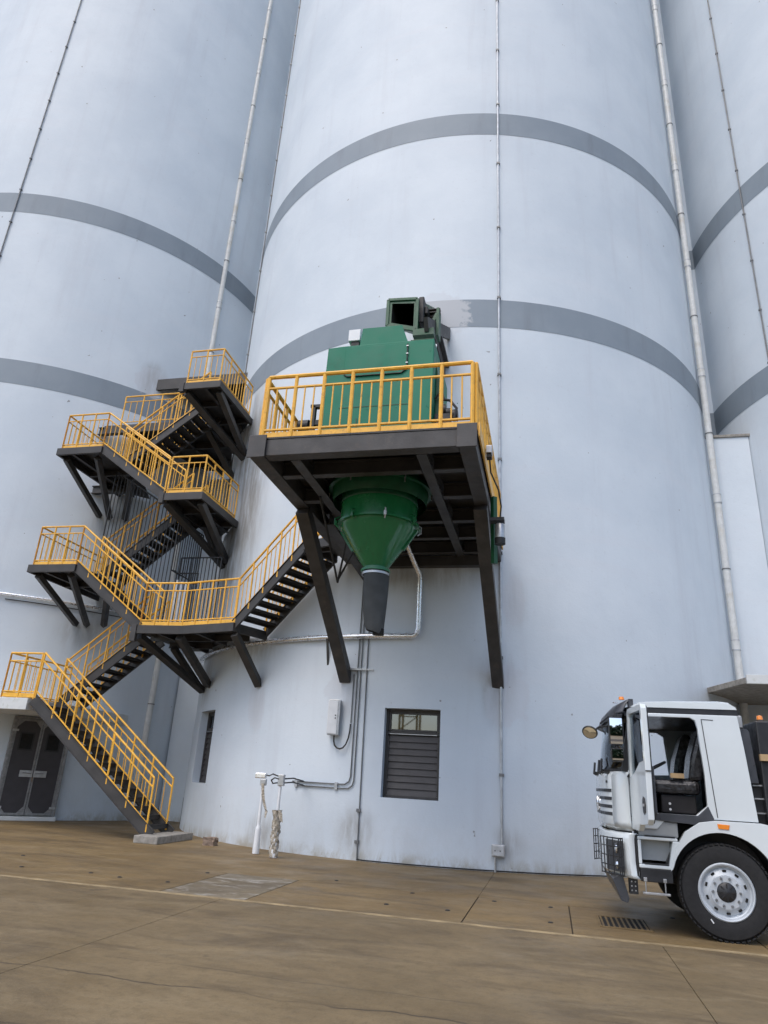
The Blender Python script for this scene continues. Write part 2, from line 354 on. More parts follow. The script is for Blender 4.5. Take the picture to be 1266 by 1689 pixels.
# ---------------------------------------------------------------- silos
WINS = [(-4.05, 4.35, 1.23, 3.04), (-51.6, -42.85, 1.23, 3.05)]
BANDS = [(12.866, 13.746), (19.79, 20.66)]
def silo(side, label, wins=()):
    cx, cy = CX[side], CY_[side]
    root = thing('concrete_silo', (cx, cy, 0), label, 'silo', 'row of grain silos')
    # angles (0 = towards the viewer), fine in front, coarse behind
    ang = set([round(-180+1.5*i, 4) for i in range(240)])
    for a0, a1, _, _ in wins:
        ang = {a for a in ang if not (abs(a-a0) < .7 or abs(a-a1) < .7)} | {a0, a1}
    ang = sorted(ang)
    zs = [-.3, 0, 5, 10, 15, 20, 25, 30, 35, 40, TOPZ]
    for _, _, z0, z1 in wins: zs += [z0, z1]
    zs = sorted(set(zs)); n = len(ang); vs = []; fs = []
    for z in zs:
        for a in ang: vs.append((cx+RAD*math.sin(R_(a)), cy-RAD*math.cos(R_(a)), z))
    for i in range(len(zs)-1):
        for j in range(n):
            am = (ang[j]+(ang[(j+1) % n] if j < n-1 else 180))/2; zm = (zs[i]+zs[i+1])/2
            if any(a0 < am < a1 and z0 < zm < z1 for a0, a1, z0, z1 in wins): continue
            j2 = (j+1) % n
            fs.append((i*n+j, i*n+j2, (i+1)*n+j2, (i+1)*n+j))
    fs.append(tuple((len(zs)-1)*n+j for j in range(n)))
    m = MB(); m.v = vs; m.f = fs
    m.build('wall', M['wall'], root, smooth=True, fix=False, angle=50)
    for z0, z1 in BANDS:
        m = MB().lathe([(RAD+.006, z0), (RAD+.006, z1)], (cx, cy, 0), n=240)
        m.build('painted_band', M['band'], root, smooth=True, fix=False)
    for a0, a1, z0, z1 in wins:      # reveals, frame, louvres, pane
        am = (a0+a1)/2; d = Vector((math.sin(R_(am)), -math.cos(R_(am)), 0)); t = Vector((math.cos(R_(am)), math.sin(R_(am)), 0))
        P = [Vector((*arc(side, a, 0), 0)) for a in (a0, a1)]; dep = .30
        Q = [p-d*dep for p in P]
        rv = MB()
        z = lambda p, h: Vector((p.x, p.y, h))
        for i in (0, 1): rv.add([z(P[i], z0), z(Q[i], z0), z(Q[i], z1), z(P[i], z1)], [(0, 1, 2, 3)])
        for h in (z0, z1): rv.add([z(P[0], h), z(P[1], h), z(Q[1], h), z(Q[0], h)], [(0, 1, 2, 3)])
        win = rv.build('window', M['wall'], root, fix=False)
        c = (Q[0]+Q[1])/2+d*.05; w = (Q[1]-Q[0]).length/2; zc, hh = (z0+z1)/2, (z1-z0)/2
        fm = MB(); th = .055
        for sx in (-1, 1): fm.frame(z(c+t*sx*(w-th/2), zc), t*th/2, d*.05, (0, 0, hh))
        zt = z1-.50
        for h, b in ((z0+th/2, th), (z1-th/2, th), (zt, .07)): fm.frame(z(c, h), t*(w-th-.001), d*.05, (0, 0, b/2))
        fm.build('frame', M['frame'], win, bevel=.006)
        fm = MB(); th2 = .045; w2 = w-th-.004                          # inner sash round the glass
        for sx in (-1, 1): fm.frame(z(c+t*sx*(w2-th2/2), (zt+z1)/2), t*th2/2, d*.03, (0, 0, (z1-zt)/2-th))
        for h in (zt+.035+th2/2, z1-th-th2/2): fm.frame(z(c, h), t*(w2-th2-.001), d*.03, (0, 0, th2/2))
        fm.build('sash', M['frame'], win, bevel=.004)
        MB().frame(z(c-d*.012, (zt+z1)/2), t*(w2-.002), d*.004, (0, 0, (z1-zt)/2-.05)).build('pane', M['glass'], win)
        MB().frame(z(c+d*.055, zt-.02), t*(w-.09), d*.006, (0, 0, .006)).build('sill_strip', M['galv'], win)
        for sx in (-1, 1): MB().frame(z(c+t*sx*(w-th-.012), (z0+zt)/2), t*.010, d*.035, (0, 0, (zt-z0)/2-.06)).build('louvre_guide', M['louvre'], win)
        k = 9; H = (zt-.04-z0-th)/k
        for i in range(k):
            h = z0+th+H*(i+.5)
            mm = MB().frame(z(c, h)+d*.0, t*(w-th-.025), d*.010+Vector((0, 0, -.004)), Vector((0, 0, H/2*.98))+d*(-.018))
            mm.build('louvre_slat', M['louvre'], win)
    return root
sL = silo('left', 'white painted silo on the left behind the yellow railed staircase, with the dark double door', ())
sC = silo('centre', 'white painted silo in the middle carrying the green machine platform and a louvred window', WINS)
sR = silo('right', 'white painted silo cut off by the right edge behind the white truck', ())
def curved_patch(side, a0, a1, z0, z1, off, name, mat, parent, jag=.06):
    n = 14; m = MB(); vs = []; k = random.Random(a0*7+z0)
    for i in range(n+1):
        a = a0+(a1-a0)*i/n; e0 = e1 = 0
        if 0 < i < n: e0, e1 = k.uniform(-jag, jag), k.uniform(-jag, jag)
        else: e0, e1 = jag*2, -jag*2
        x, y = arc(side, a, off); vs += [(x, y, z0+e0), (x, y, z1+e1)]
    m.add(vs, [(2*i, 2*i+2, 2*i+3, 2*i+1) for i in range(n)])
    return m.build(name, mat, parent, smooth=True, fix=False)

# infill walls in the valleys between silos
t = tag(MB().box(5.30, 5.80, 22.45, 23.2, -.2, TOPZ-.1).build('infill_wall', M['wall'], at=(5.55, 22.8, 0)), 'narrow tall infill strip between the middle silo and the right silo', 'wall')
for z0, z1 in BANDS:
    MB().box(5.34, 5.76, 22.443, 22.449, z0, z1).build('painted_band', M['band'], t)
tag(MB().box(-11.95, -11.0, 22.45, 23.2, -.2, TOPZ-.1).build('infill_wall', M['wall'], at=(-11.5, 22.8, 0)), 'shaded tall infill strip between the left silo and the middle silo', 'wall')
t = thing('infill_wall', (5.6, 20.9, 0), 'low pale infill block with a yellowed top edge, behind the right white downpipe', 'wall')
MB().prism([(4.75, 20.72), (6.16, 20.72), (5.9, 22.44), (5.1, 22.44)], -.1, 11.93).build('block', M['wall'], t)
MB().prism([(4.75, 20.67), (6.21, 20.67), (5.92, 22.44), (5.06, 22.44)], 11.932, 12.03).build('coping', M['conc'], t, bevel=.02)
t = thing('infill_wall', (-11.6, 21.3, 0), 'low shaded infill block between the silos beneath the staircase', 'wall')
MB().prism([(-12.0, 21.45), (-10.9, 21.45), (-11.2, 22.44), (-11.8, 22.44)], -.1, 11.6).build('block', M['wall'], t)

# ---------------------------------------------------------------- railings, stairs, landings
def railing(parent, a, b, h=1.10, bay=.57, nb=2, toe=False, rt=.026, post_r=.023, bal_r=.0115, posts_ends=(True, True), mat='yellow', mid=.20, drop=.14):
    a, b = Vector(a), Vector(b); H = Vector((0, 0, 1))
    run = (b-a); L = math.hypot(run.x, run.y); nbay = max(1, round(L/bay))
    m = MB().tube([a+H*h, b+H*h], rt, 8); m.tube([a+H*(h-mid), b+H*(h-mid)], rt*.72, 6); m.tube([a+H*drop, b+H*drop], rt*.72, 6)
    rail = m.build('railing', M[mat], parent, smooth=True)
    pm = MB().tube([(0, 0, -.03), (0, 0, h)], post_r, 8); bm_ = MB().tube([(0, 0, drop), (0, 0, h-mid)], bal_r, 6)
    P = B = None
    for i in range(nbay+1):
        q = a+run*(i/nbay)
        if not ((i == 0 and not posts_ends[0]) or (i == nbay and not posts_ends[1])):
            if P is None:
                P = pm.build('post', M[mat], rail, smooth=True, at=(0, 0, 0)); r = ROOT[rail.name]; ROOT[P.name] = r; P.location = q-Vector(r)
            else: inst('post', P, rail, q)
        if i < nbay:
            for k in range(nb):
                q2 = a+run*((i+(k+1)/(nb+1))/nbay)
                if B is None:
                    B = bm_.build('baluster', M[mat], rail, smooth=True, at=(0, 0, 0)); r = ROOT[rail.name]; ROOT[B.name] = r; B.location = q2-Vector(r)
                else: inst('baluster', B, rail, q2)
    if toe:
        MB().beam(a+H*.055, b+H*.055, .008, .10).build('toe_plate', M[mat], rail)
    return rail
def flight(parent, a, b, wv, n, sh=.24, mat='steel'):   # a, b: nosing line of the outer string; wv: across
    a, b, wv = Vector(a), Vector(b), Vector(wv); wd = wv.normalized()
    m = MB(); dn = Vector((0, 0, -.03))
    for o in (wd*.03, wv-wd*.03):
        e = (b-a).normalized()
        m.beam(a+o+dn, b+o+dn, .014, sh)
        for s in (-1, 1):
            u = Vector((0, 0, 1)); sx = e.cross(u).normalized(); uu = sx.cross(e)
            inn = wd*(.025 if (o-wv*.5).dot(wd) < 0 else -.025)
            m.beam(a+o+dn+uu*s*(sh/2-.006)+inn*0, b+o+dn+uu*s*(sh/2-.006)+inn*0, .06, .012)
    fl = m.build('stair_flight', M[mat], parent)
    run = b-a; e = Vector((run.x, run.y, 0)); E = e.normalized(); T = None; dpt = .275
    for i in range(1, n):
        q = a+run*(i/n)+wv/2
        if T is None:
            m = MB(); m.frame((0, 0, -.012), E*dpt/2, wd*(wv.length/2-.045), (0, 0, .010))
            m.frame(-E*(dpt/2-.006)+Vector((0, 0, -.035)), E*.006, wd*(wv.length/2-.045), (0, 0, .05))
            m.frame(E*(dpt/2-.006)+Vector((0, 0, -.035)), E*.006, wd*(wv.length/2-.045), (0, 0, .022))
            T = m.build('tread', M['tread'], fl, at=(0, 0, 0)); r = ROOT[fl.name]; ROOT[T.name] = r; T.location = q-Vector(r)
        else: inst('tread', T, fl, q)
    return fl
def landing(parent, poly, z, edges, joists=(), bh=.20, plate=.03):
    ld = MB().prism(poly, z-plate, z-.002).build('landing', M['tread'], parent)
    for i, j in edges:
        a, b = Vector((*poly[i], z-bh/2)), Vector((*poly[j], z-bh/2)); d = (b-a).normalized(); s = d.cross(Vector((0, 0, 1)))*.5
        MB().beam(a-d*.03, b+d*.03, .07, bh+.01).build('edge_beam', M['steel'], ld, bevel=.006)
    for p, q in joists:
        MB().hbeam((*p, z-bh/2-.03), (*q, z-bh/2-.03), .09, bh-.04, .012).build('joist', M['steel'], ld)
    return ld
def brace(parent, p, q, w=.15, mat='steel'):
    p, q = Vector(p), Vector(q)
    m = MB().hbeam(p, q, w, w, .018, up=(0, 1, .3)) if 0 else MB().beam(p, q, w, w, up=(0, 1, .3))
    return m.build('brace', M[mat], parent, bevel=.008)

st = thing('steel_staircase', (-11, 16.5, 0), 'dark steel switchback staircase with yellow railings climbing between the left and middle silos', 'staircase')
Y0, Y1, Y2, Y3 = 15.38, 16.34, 16.46, 17.42
XL0, XL1, XR0, XR1 = -13.58, -12.18, -9.95, -8.80
Z1, Z2, Z3, Z4, Z5, Z6 = 3.0, 4.84, 6.46, 8.42, 9.96, 11.84
# flights: A (front) B (back) C (front) E (back) F (front) G (back)
AX0, AX1 = -8.72, -12.55
flight(st, (AX0, Y0, .14), (AX1, Y0, Z1), (0, Y1-Y0, 0), 16, .26)
flight(st, (-12.62, Y2, Z1), (-10.42, Y2, Z2), (0, Y3-Y2, 0), 10)
flight(st, (XR0-.02, Y0, Z2), (XL1, Y0, Z3), (0, Y1-Y0, 0), 9)
flight(st, (XL1, Y2, Z3), (-9.85, Y2, Z4), (0, Y3-Y2, 0), 11)
flight(st, (XR0-.02, Y0, Z4), (XL1, Y0, Z5), (0, Y1-Y0, 0), 9)
flight(st, (XL1, Y2, Z5), (-9.75, Y2, Z6), (0, Y3-Y2, 0), 11)
# landings
def leftland(z):
    P = [(XL0, Y0), (XL1, Y0), (XL1, 20.9), (-12.6, 20.2), (XL0, 18.45)]
    P = [(XL0, Y0), (XL1, Y0), (XL1, 17.5), (-12.9, 19.2), (XL0, 18.5)]
    return landing(st, P, z, [(0, 1), (0, 4), (1, 2)], [((XL0+.5, Y0), (XL0+.5, 18.6)), ((XL0, 16.9), (XL1, 16.9))])
def rightland(z, xl=XR0):
    P = [(xl, Y0), (XR1, Y0), (XR1, 17.62), (XR0, 18.9), (xl, 18.9)]
    return landing(st, P, z, [(0, 1), (1, 2)], [((xl+.05, Y0), (xl+.05, 18.8)), ((XR1-.45, Y0), (XR1-.45, 18.0)), ((xl, 16.4), (XR1, 16.4)), ((xl, 17.5), (XR1, 17.5))])
leftland(Z3); leftland(Z5); rightland(Z4); rightland(Z6)
# mid landing, bending round to the loading platform
P2 = [(-10.05, Y0), (XR1, Y0+.05), (-7.22, 15.0), (-6.80, 16.02), (-8.1, 17.0), (-8.9, 17.75), (-9.95, 18.9), (-10.45, 18.9), (-10.45, Y1)]
landing(st, P2, Z2, [(0, 1), (1, 2), (2, 3)], [((-10.2, 16.4), (-7.3, 16.2)), ((-9.4, Y0), (-9.4, 18.2)), ((-8.3, 15.3), (-8.3, 17.0)), ((-10.2, 17.4), (-8.9, 17.4))])
MB().box(-10.13, -9.98, Y0-.06, Y0+.06, Z2-.40, Z2+.02).build('corner_plate', M['steel_lit'], st, bevel=.005)
MB().box(-10.04, -9.90, Y0-.06, Y0+.06, Z4-.28, Z4+.02).build('corner_plate', M['steel_lit'], st, bevel=.005)
MB().box(-10.04, -9.90, Y0-.06, Y0+.06, Z6-.28, Z6+.02).build('corner_plate', M['steel_lit'], st, bevel=.005)
# D: flight up to the platform
dA, dB = Vector((-7.22, 15.0, Z2)), Vector((-5.32, 14.20, 6.52)); wv = Vector((.40, .95, 0)).normalized()*1.10
flight(st, dA, dB, wv, 10, .24)
PD = [(dB.x, dB.y), (-4.66, 13.95), (-4.66, 15.25), (dB.x+wv.x, dB.y+wv.y)]
landing(st, PD, 6.56, [(0, 1), (3, 0)], [((-5.2, 14.4), (-4.7, 14.3))])
# walkway across the valley at the top landing, and the beam deck above it
PW = [(-13.95, 17.6), (XR0, 17.6), (-9.1, 17.95), (-10.4, 19.7), (-11.2, 21.4), (-12.3, 21.2), (-13.4, 18.95)]
landing(st, PW, 11.90, [(0, 1)], [((-13.0, 17.6), (-13.0, 19.2)), ((-11.4, 17.6), (-11.4, 21.2)), ((-10.2, 17.7), (-10.2, 19.5)), ((-13.3, 19.0), (-9.9, 19.0)), ((-12.4, 20.4), (-10.8, 20.4))], bh=.28)
wk = landing(st, [(-13.35, 18.95), (-9.7, 18.95), (-10.6, 20.6), (-12.4, 20.9)], 14.45, [(0, 1)], [((-12.2, 19), (-12.2, 20.7)), ((-10.9, 19), (-10.9, 20.4))], bh=.42)
for zz, (bx, by) in ((11.78, (-14.0, 17.72)), (9.75, (-13.9, 17.9))):
    MB().hbeam((bx-.25, by, zz), (bx+1.2, by, zz), .16, .26, .02).build('cantilever_beam', M['steel'], st)
# braces to the walls
for z in (Z3, Z5):
    brace(st, (XL0+.12, Y0+.25, z-.22), (-13.88, 18.15, z-1.02)); brace(st, (XL1-.25, Y0+.25, z-.22), (-13.66, 18.36, z-1.0))
    brace(st, (XL1-.08, 17.1, z-.22), (-13.35, 18.75, z-.92))
brace(st, (XR0+.05, Y0+.15, Z4-.22), (-9.32, 18.2, Z4-1.2), .17); brace(st, (XR1-.1, Y0+.2, Z4-.22), (-9.2, 18.1, Z4-1.1), .17)
brace(st, (XR0+.3, 17.3, Z4-.22), (-9.8, 18.8, Z4-.9), .15)
brace(st, (XR0+.05, Y0+.15, Z6-.22), (-9.0, 17.85, Z6-1.25), .17); brace(st, (XR1-.1, Y0+.2, Z6-.22), (-8.95, 17.8, Z6-1.15), .17)
brace(st, (-10.0, Y0+.15, Z2-.24), (-9.55, 18.45, Z2-1.2), .17); brace(st, (XR1-.1, Y0+.2, Z2-.24), (-9.15, 17.95, Z2-1.1), .17)
brace(st, (-9.9, 17.1, Z2-.24), (-9.7, 18.6, Z2-1.15), .15)
brace(st, (-7.20, 15.1, Z2-.24), (-6.93, 16.25, Z2-1.27), .17)
brace(st, (-11.9, 17.7, 11.6), (-13.3, 18.9, 10.4), .16); brace(st, (-10.3, 17.7, 11.6), (-9.7, 18.8, 10.3), .16)
# railings: outer sides
I = .07
railing(st, (AX0-.14, Y0+.04, .22), (AX1+.05, Y0+.04, Z1+.02), bay=.57)
railing(st, (AX0-.14, Y1-.04, .22), (AX1+.05, Y1-.04, Z1+.02), bay=.57)
railing(st, (-13.50, Y0+.04, Z1), (AX1, Y0+.04, Z1), bay=.5, toe=True)
railing(st, (-13.50, Y0+.04, Z1), (-13.50, 17.9, Z1), bay=.6, toe=True)
railing(st, (-12.62, Y2+.04, Z1), (-10.42, Y2+.04, Z2+.02), bay=.56)
railing(st, (-12.62, Y3-.04, Z1), (-10.42, Y3-.04, Z2+.02), bay=.56)
railing(st, (XR0, Y0+.04, Z2), (XR1, Y0+.06, Z2), bay=.42, toe=True)
railing(st, (XR1, Y0+.06, Z2), (-7.24, 15.05, Z2), bay=.42, toe=True, posts_ends=(False, True))
railing(st, (XR0, Y0+.04, Z2), (XL1, Y0+.04, Z3), bay=.45)
railing(st, (XR0, Y1-.04, Z2), (XL1, Y1-.04, Z3), bay=.55)
for z, zu in ((Z3, Z4), (Z5, Z6)):
    railing(st, (XL0+I, Y0+.04, z), (XL1, Y0+.04, z), bay=.47, toe=True)
    railing(st, (XL0+I, Y0+.04, z), (XL0+I, 18.3, z), bay=.6)
    railing(st, (XL1, Y2+.04, z), (-9.8, Y2+.04, zu), bay=.5)
    railing(st, (XL1, Y3-.04, z), (-9.8, Y3-.04, zu), bay=.6)
railing(st, (XR0, Y0+.04, Z4), (XL1, Y0+.04, Z5), bay=.45)
railing(st, (XR0, Y1-.04, Z4), (XL1, Y1-.04, Z5), bay=.55)
for z in (Z4, Z6):
    railing(st, (XR0+.08, Y0+.04, z), (XR1-.05, Y0+.04, z), bay=.5, toe=True)
    railing(st, (XR1-.05, Y0+.04, z), (XR1-.05, 17.5, z), bay=.5, toe=True, posts_ends=(False, True))
railing(st, (-13.45, 17.65, 11.9), (XR0-.1, 17.65, 11.9), bay=.75)
railing(st, dA+wv*.03, dB+wv*.03, bay=.42)
railing(st, dA+wv*.96, dB+wv*.96, bay=.42)
railing(st, (dB.x, dB.y+.04, 6.56), (-4.7, 13.99, 6.56), bay=.4)
# black bar screen between the lanes and the caged gate on the mid landing
def bars(name, p, q, zb, zt, gap, parent, frame=True, r=.014):
    p, q = Vector(p), Vector(q); L = (q-p).length; n = round(L/gap); m = MB()
    fr = MB()
    if frame:
        fr.tube([(p.x, p.y, zt(0)), (q.x, q.y, zt(1))], .022, 6); fr.tube([(p.x, p.y, zb(0)), (q.x, q.y, zb(1))], .022, 6)
        for e, k in ((p, 0), (q, 1)): fr.tube([(e.x, e.y, zb(k)), (e.x, e.y, zt(k))], .022, 6)
    o = fr.build(name, M['black'], parent)
    for i in range(1, n):
        k = i/n; c = p+(q-p)*k
        MB().tube([(c.x, c.y, zb(k)), (c.x, c.y, zt(k))], r, 6).build('bar', M['black'], o)
    return o
ym = (Y1+Y2)/2
bars('bar_screen', (XL1-.1, ym, 0), (XR0, ym, 0), lambda k: Z3-.1-1.55*k, lambda k: Z5-.32-1.45*k, .115, st)
bars('bar_screen', (XR0-.02, ym+.04, 0), (XR0-.02, 17.9, 0), lambda k: 6.6, lambda k: 8.1, .12, st)
bars('bar_fence', (XR0-.15, 17.1, 0), (-8.85, 17.1, 0), lambda k: Z2+.03, lambda k: 7.15, .115, st)
gt = bars('bar_gate', (-10.08, 16.95, 0), (-9.42, 16.95, 0), lambda k: Z2+.06, lambda k: 6.65, .10, st)
for k in range(3):
    x = -10.0+.14*k
    MB().box(x-.030, x+.030, 16.90, 16.912, Z2+.35, 6.45-.05*k).build('white_strip', M['post_white'], gt)  # narrow white strips set just in front of the gate bars
# plinth
pl = MB().box(-8.88, -8.30, 14.98, 16.62, 0, .155); tag(pl.build('concrete_plinth', M['conc'], bevel=.015, at=(-8.6, 15.8, 0)), 'rough grey concrete plinth under the foot of the staircase', 'plinth')

# ---------------------------------------------------------------- loading platform
pf = thing('loading_platform', (-2.8, 12.5, 0), 'dark steel cantilever platform with yellow railing bracketed to the middle silo', 'platform')
X0, X1, YF, ZB, ZT = -4.66, -.96, 9.45, 6.38, 6.73
hx, hy = -2.95, 11.55
def ring(cx, cy, r, n=28): return [(cx+r*math.cos(2*math.pi*i/n), cy+r*math.sin(2*math.pi*i/n)) for i in range(n)]
back = [(X1, on_wall('centre', X1)+.02)]+[(x, on_wall('centre', x)+.02) for x in (-1.6, -2.3, -2.9, -3.5, -4.1)]+[(X0, on_wall('centre', X0)+.02)]
MB().prism([(X0, YF), (X1, YF)]+back, ZT-.03, ZT, holes=[ring(hx, hy, .86)]).build('deck_plate', M['tread'], pf)
for x, s in ((X0+.12, -1), (X1-.14, 1)):
    MB().beam((x, YF-.02, (ZB+ZT-.03)/2), (x, 15.6, (ZB+ZT-.03)/2), .26, ZT-ZB-.036).build('side_beam', M['steel_lit'], pf, bevel=.01)
    MB().box(x-.155, x+.155, YF-.05, YF-.022, ZB-.02, ZT+.03).build('end_plate', M['steel_lit'], pf, bevel=.006)
MB().beam((X0+.255, YF+.12, ZB+.17), (X1-.275, YF+.12, ZB+.17), .22, .30).build('front_beam', M['steel_lit'], pf, bevel=.01)
for x in (-3.95, -1.85):
    MB().hbeam((x, YF+.24, ZB+.16), (x, 15.3, ZB+.16), .17, .28, .02).build('long_joist', M['steel'], pf)
for y in (10.35, 12.75, 13.75, 14.75):
    for a, b in ((X0+.26, -4.05), (-3.85, -1.95), (-1.75, X1-.28)):
        MB().hbeam((a, y, ZB+.15), (b, y, ZB+.15), .15, .26, .02).build('cross_joist', M['steel'], pf)
for a, b in ((X0+.26, -4.05), (-1.75, X1-.28)):
    MB().hbeam((a, 11.5, ZB+.15), (b, 11.5, ZB+.15), .15, .26, .02).build('cross_joist', M['steel'], pf)
MB().beam((X0+.3, 15.12, ZB-.06), (X1-.3, 15.12, ZB-.06), .2, .24).build('wall_beam', M['steel'], pf)
brace(pf, (X0+.14, 11.75, ZB-.02), (-4.47, 15.40, 3.66), .25, 'steel_lit')
brace(pf, (X1-.16, 11.85, ZB-.02), (-1.06, 15.50, 3.64), .25, 'steel_lit')
kw = dict(h=1.17, bay=.49, rt=.036, post_r=.034, bal_r=.014, mid=.22, drop=.15, toe=True)
railing(pf, (X0+.16, YF+.04, ZT), (X1-.07, YF+.04, ZT), **kw)
railing(pf, (X1-.02, YF+.09, ZT), (X1-.02, 15.0, ZT), **kw)
railing(pf, (X0+.10, YF+.09, ZT), (X0+.10, 13.9, ZT), **kw)
MB().box(X1+.02, X1+.045, YF+.1, 15.2, ZT-.12, ZT+.12).build('kick_plate', M['yellow'], pf)
# diagonal hangers seen below the deck on the left
for a, b in (((-4.0, 11.2, ZB), (-4.1, 13.0, 5.25)), ((-3.8, 12.6, ZB), (-4.1, 13.0, 5.25)), ((-4.1, 13.0, 5.3), (-3.4, 12.6, ZB))):
    MB().tube([a, b], .022, 6).build('tie_rod', M['black'], pf)
MB().hbeam((-4.15, 12.3, ZB-.02), (-4.05, 15.35, 6.0), .2, .26, .02).build('skew_beam', M['steel'], pf)
MB().tube([(-.88, 11.9, 6.55), (-.88, 12.0, 5.3)], .06, 4).build('hanger_channel', M['green_dark'], pf)

# vibrator motor and its switch on the platform side
vm = thing('electric_motor', (-.80, 11.9, 5.9), 'small silver and black motor hanging from the right edge of the platform', 'motor')
MB().lathe([(0, -.17), (.08, -.17), (.085, -.12), (.085, .12), (.06, .15), (0, .15)], (-.76, 11.75, 5.82), n=16).build('body', M['galv'], vm, smooth=True)
MB().lathe([(0, -.06), (.095, -.06), (.095, .05), (0, .05)], (-.76, 11.75, 5.64), n=16).build('end_cap', M['rubber'], vm, smooth=True)
MB().box(-.93, -.68, 11.65, 11.85, 6.0, 6.06).build('bracket', M['black'], vm)
MB().tube([(-.85, 10.55, 6.72), (-.84, 10.7, 6.5), (-.74, 11.1, 6.35), (-.72, 11.5, 6.2), (-.76, 11.7, 6.02)], .014, 6).build('cable', M['rubber'], vm, smooth=True)
sw = thing('switch_box', (-.86, 10.5, 6.78), 'small grey switch box on the right side rail of the platform', 'switch')
MB().box(-.90, -.80, 10.42, 10.58, 6.74, 6.88).build('case', M['galv'], sw, bevel=.01)
MB().box(-.895, -.805, 10.44, 10.56, 6.66, 6.735).build('gland', M['rubber'], sw, bevel=.01)

# ---------------------------------------------------------------- green machine
mc = thing('loading_machine', (hx, 11.7, ZT), 'green painted sheet metal loading machine standing on the platform behind the railing', 'machine')
bx0, bx1, by0, by1, bz1 = -4.02, -1.90, 10.8, 12.6, 9.36
MB().prism([(bx0, ZT+.01), (bx1, ZT+.01), (bx1, bz1), (bx1-.52, bz1), (bx0+.32, bz1), (bx0+.04, bz1-.02)], by0, by1, 'xz').build('cabinet', M['green'], mc, bevel=.012)
MB().box(bx0-.03, bx0+.001, by0+.05, by1-.2, 7.9, 8.85).build('side_panel', M['green'], mc, bevel=.006)
MB().prism([(-3.36, bz1+.002), (-2.41, bz1+.002), (-2.54, 9.75), (-3.32, 9.75)], by0+.02, by0+.9, 'xz').build('head', M['green'], mc, bevel=.01)
MB().box(-2.35, -1.91, by0+.003, by1, bz1+.002, bz1+.015).build('top_flange', M['green_dark'], mc)
dr = MB().prism([(-3.62, 8.72), (-3.55, 8.66), (-2.50, 8.66), (-2.41, 8.74), (-2.41, 9.30), (-3.62, 9.30)], by0-.018, by0-.001, 'xz').build('access_door', M['green'], mc, bevel=.005)
MB().tube([(-3.62, by0-.022, 8.72), (-3.55, by0-.022, 8.655), (-2.50, by0-.022, 8.655), (-2.40, by0-.022, 8.74), (-2.40, by0-.022, 9.28)], .012, 6).build('gasket', M['rubber'], dr)
for z in (8.85, 9.05, 9.22): MB().box(-2.42, -2.38, by0-.04, by0-.02, z, z+.018).build('hinge', M['galv'], dr)
MB().box(-3.66, -2.35, by0-.006, by0-.001, 7.985, 8.0).build('seam', M['green_dark'], mc)
MB().box(-3.31, -3.29, by0-.012, by0-.001, 6.85, 7.75).build('seam', M['green_dark'], mc)
for x, z in [(-3.4+.28*i, z) for i in range(8) for z in (7.93,)]+[(-3.95, 7.0+.3*i) for i in range(8)]+[(-1.97, 7.0+.3*i) for i in range(8)]:
    MB().lathe([(0, -.006), (.010, -.006), (.010, 0)], (x, by0-.001, z), 'y', 6).build('bolt', M['green'], mc)
MB().prism([(bx1+.002, ZT+.3), (bx1+.10, ZT+.35), (bx1+.08, 8.6), (bx1+.002, 9.0)], by0+.3, by0+.9, 'xz').build('side_duct', M['green_dark'], mc, bevel=.01)
MB().tube([(bx1+.01, by0+.25, 8.2), (bx1+.14, by0+.2, 8.35), (bx1+.18, by0+.2, 8.15), (bx1+.30, by0+.2, 8.12), (bx1+.42, by0+.2, 7.95), (bx1+.38, by0+.2, 7.75)], .025, 8).build('hose', M['rubber'], mc, smooth=True)
mm = MB()
for k, r in ((0, .11), (1, .09), (2, .11)): mm.lathe([(0, -.05), (r, -.05), (r, .05), (0, .05)], (bx1+.16+.11*k, by0+.3, 7.98-.06*k), 'x', 14)
mm.box(bx1+.02, bx1+.3, by0+.2, by0+.45, 7.5, 7.86)
mm.build('drive_motor', M['rubber'], mc, smooth=True)
mm = MB().box(bx0-.26, bx0-.18, by0+.2, by0+.3, 7.65, 8.2); mm.box(bx0-.28, bx0-.02, by0+.2, by0+.3, 8.17, 8.23); mm.lathe([(0, -.10), (.13, -.10), (.13, .10), (0, .10)], (bx0-.38, by0+.25, 7.78), 'x', 14)
mm.box(bx0-.3, bx0-.02, by0+.22, by0+.3, 7.80, 7.90)
mm.build('drive_motor', M['rubber'], mc, smooth=True)
MB().tube([(-2.12, 11.5, bz1), (-2.12, 11.7, 9.95)], .022, 8).build('sensor_rod', M['post_white'], mc, smooth=True)
MB().tube([(-2.02, 11.5, bz1), (-2.02, 11.7, 9.85)], .022, 8).build('sensor_rod', M['post_white'], mc, smooth=True)
# small white box on top
wb = thing('junction_box', (-3.5, 11.2, 9.5), 'small white box beside the green machine head, above the platform', 'box')
MB().box(-3.66, -3.42, 11.0, 11.2, 9.62, 9.88).build('cover', M['post_white'], wb, bevel=.01)
MB().box(-3.60, -3.44, 11.03, 11.17, 9.37, 9.62).build('stand', M['rubber'], wb)

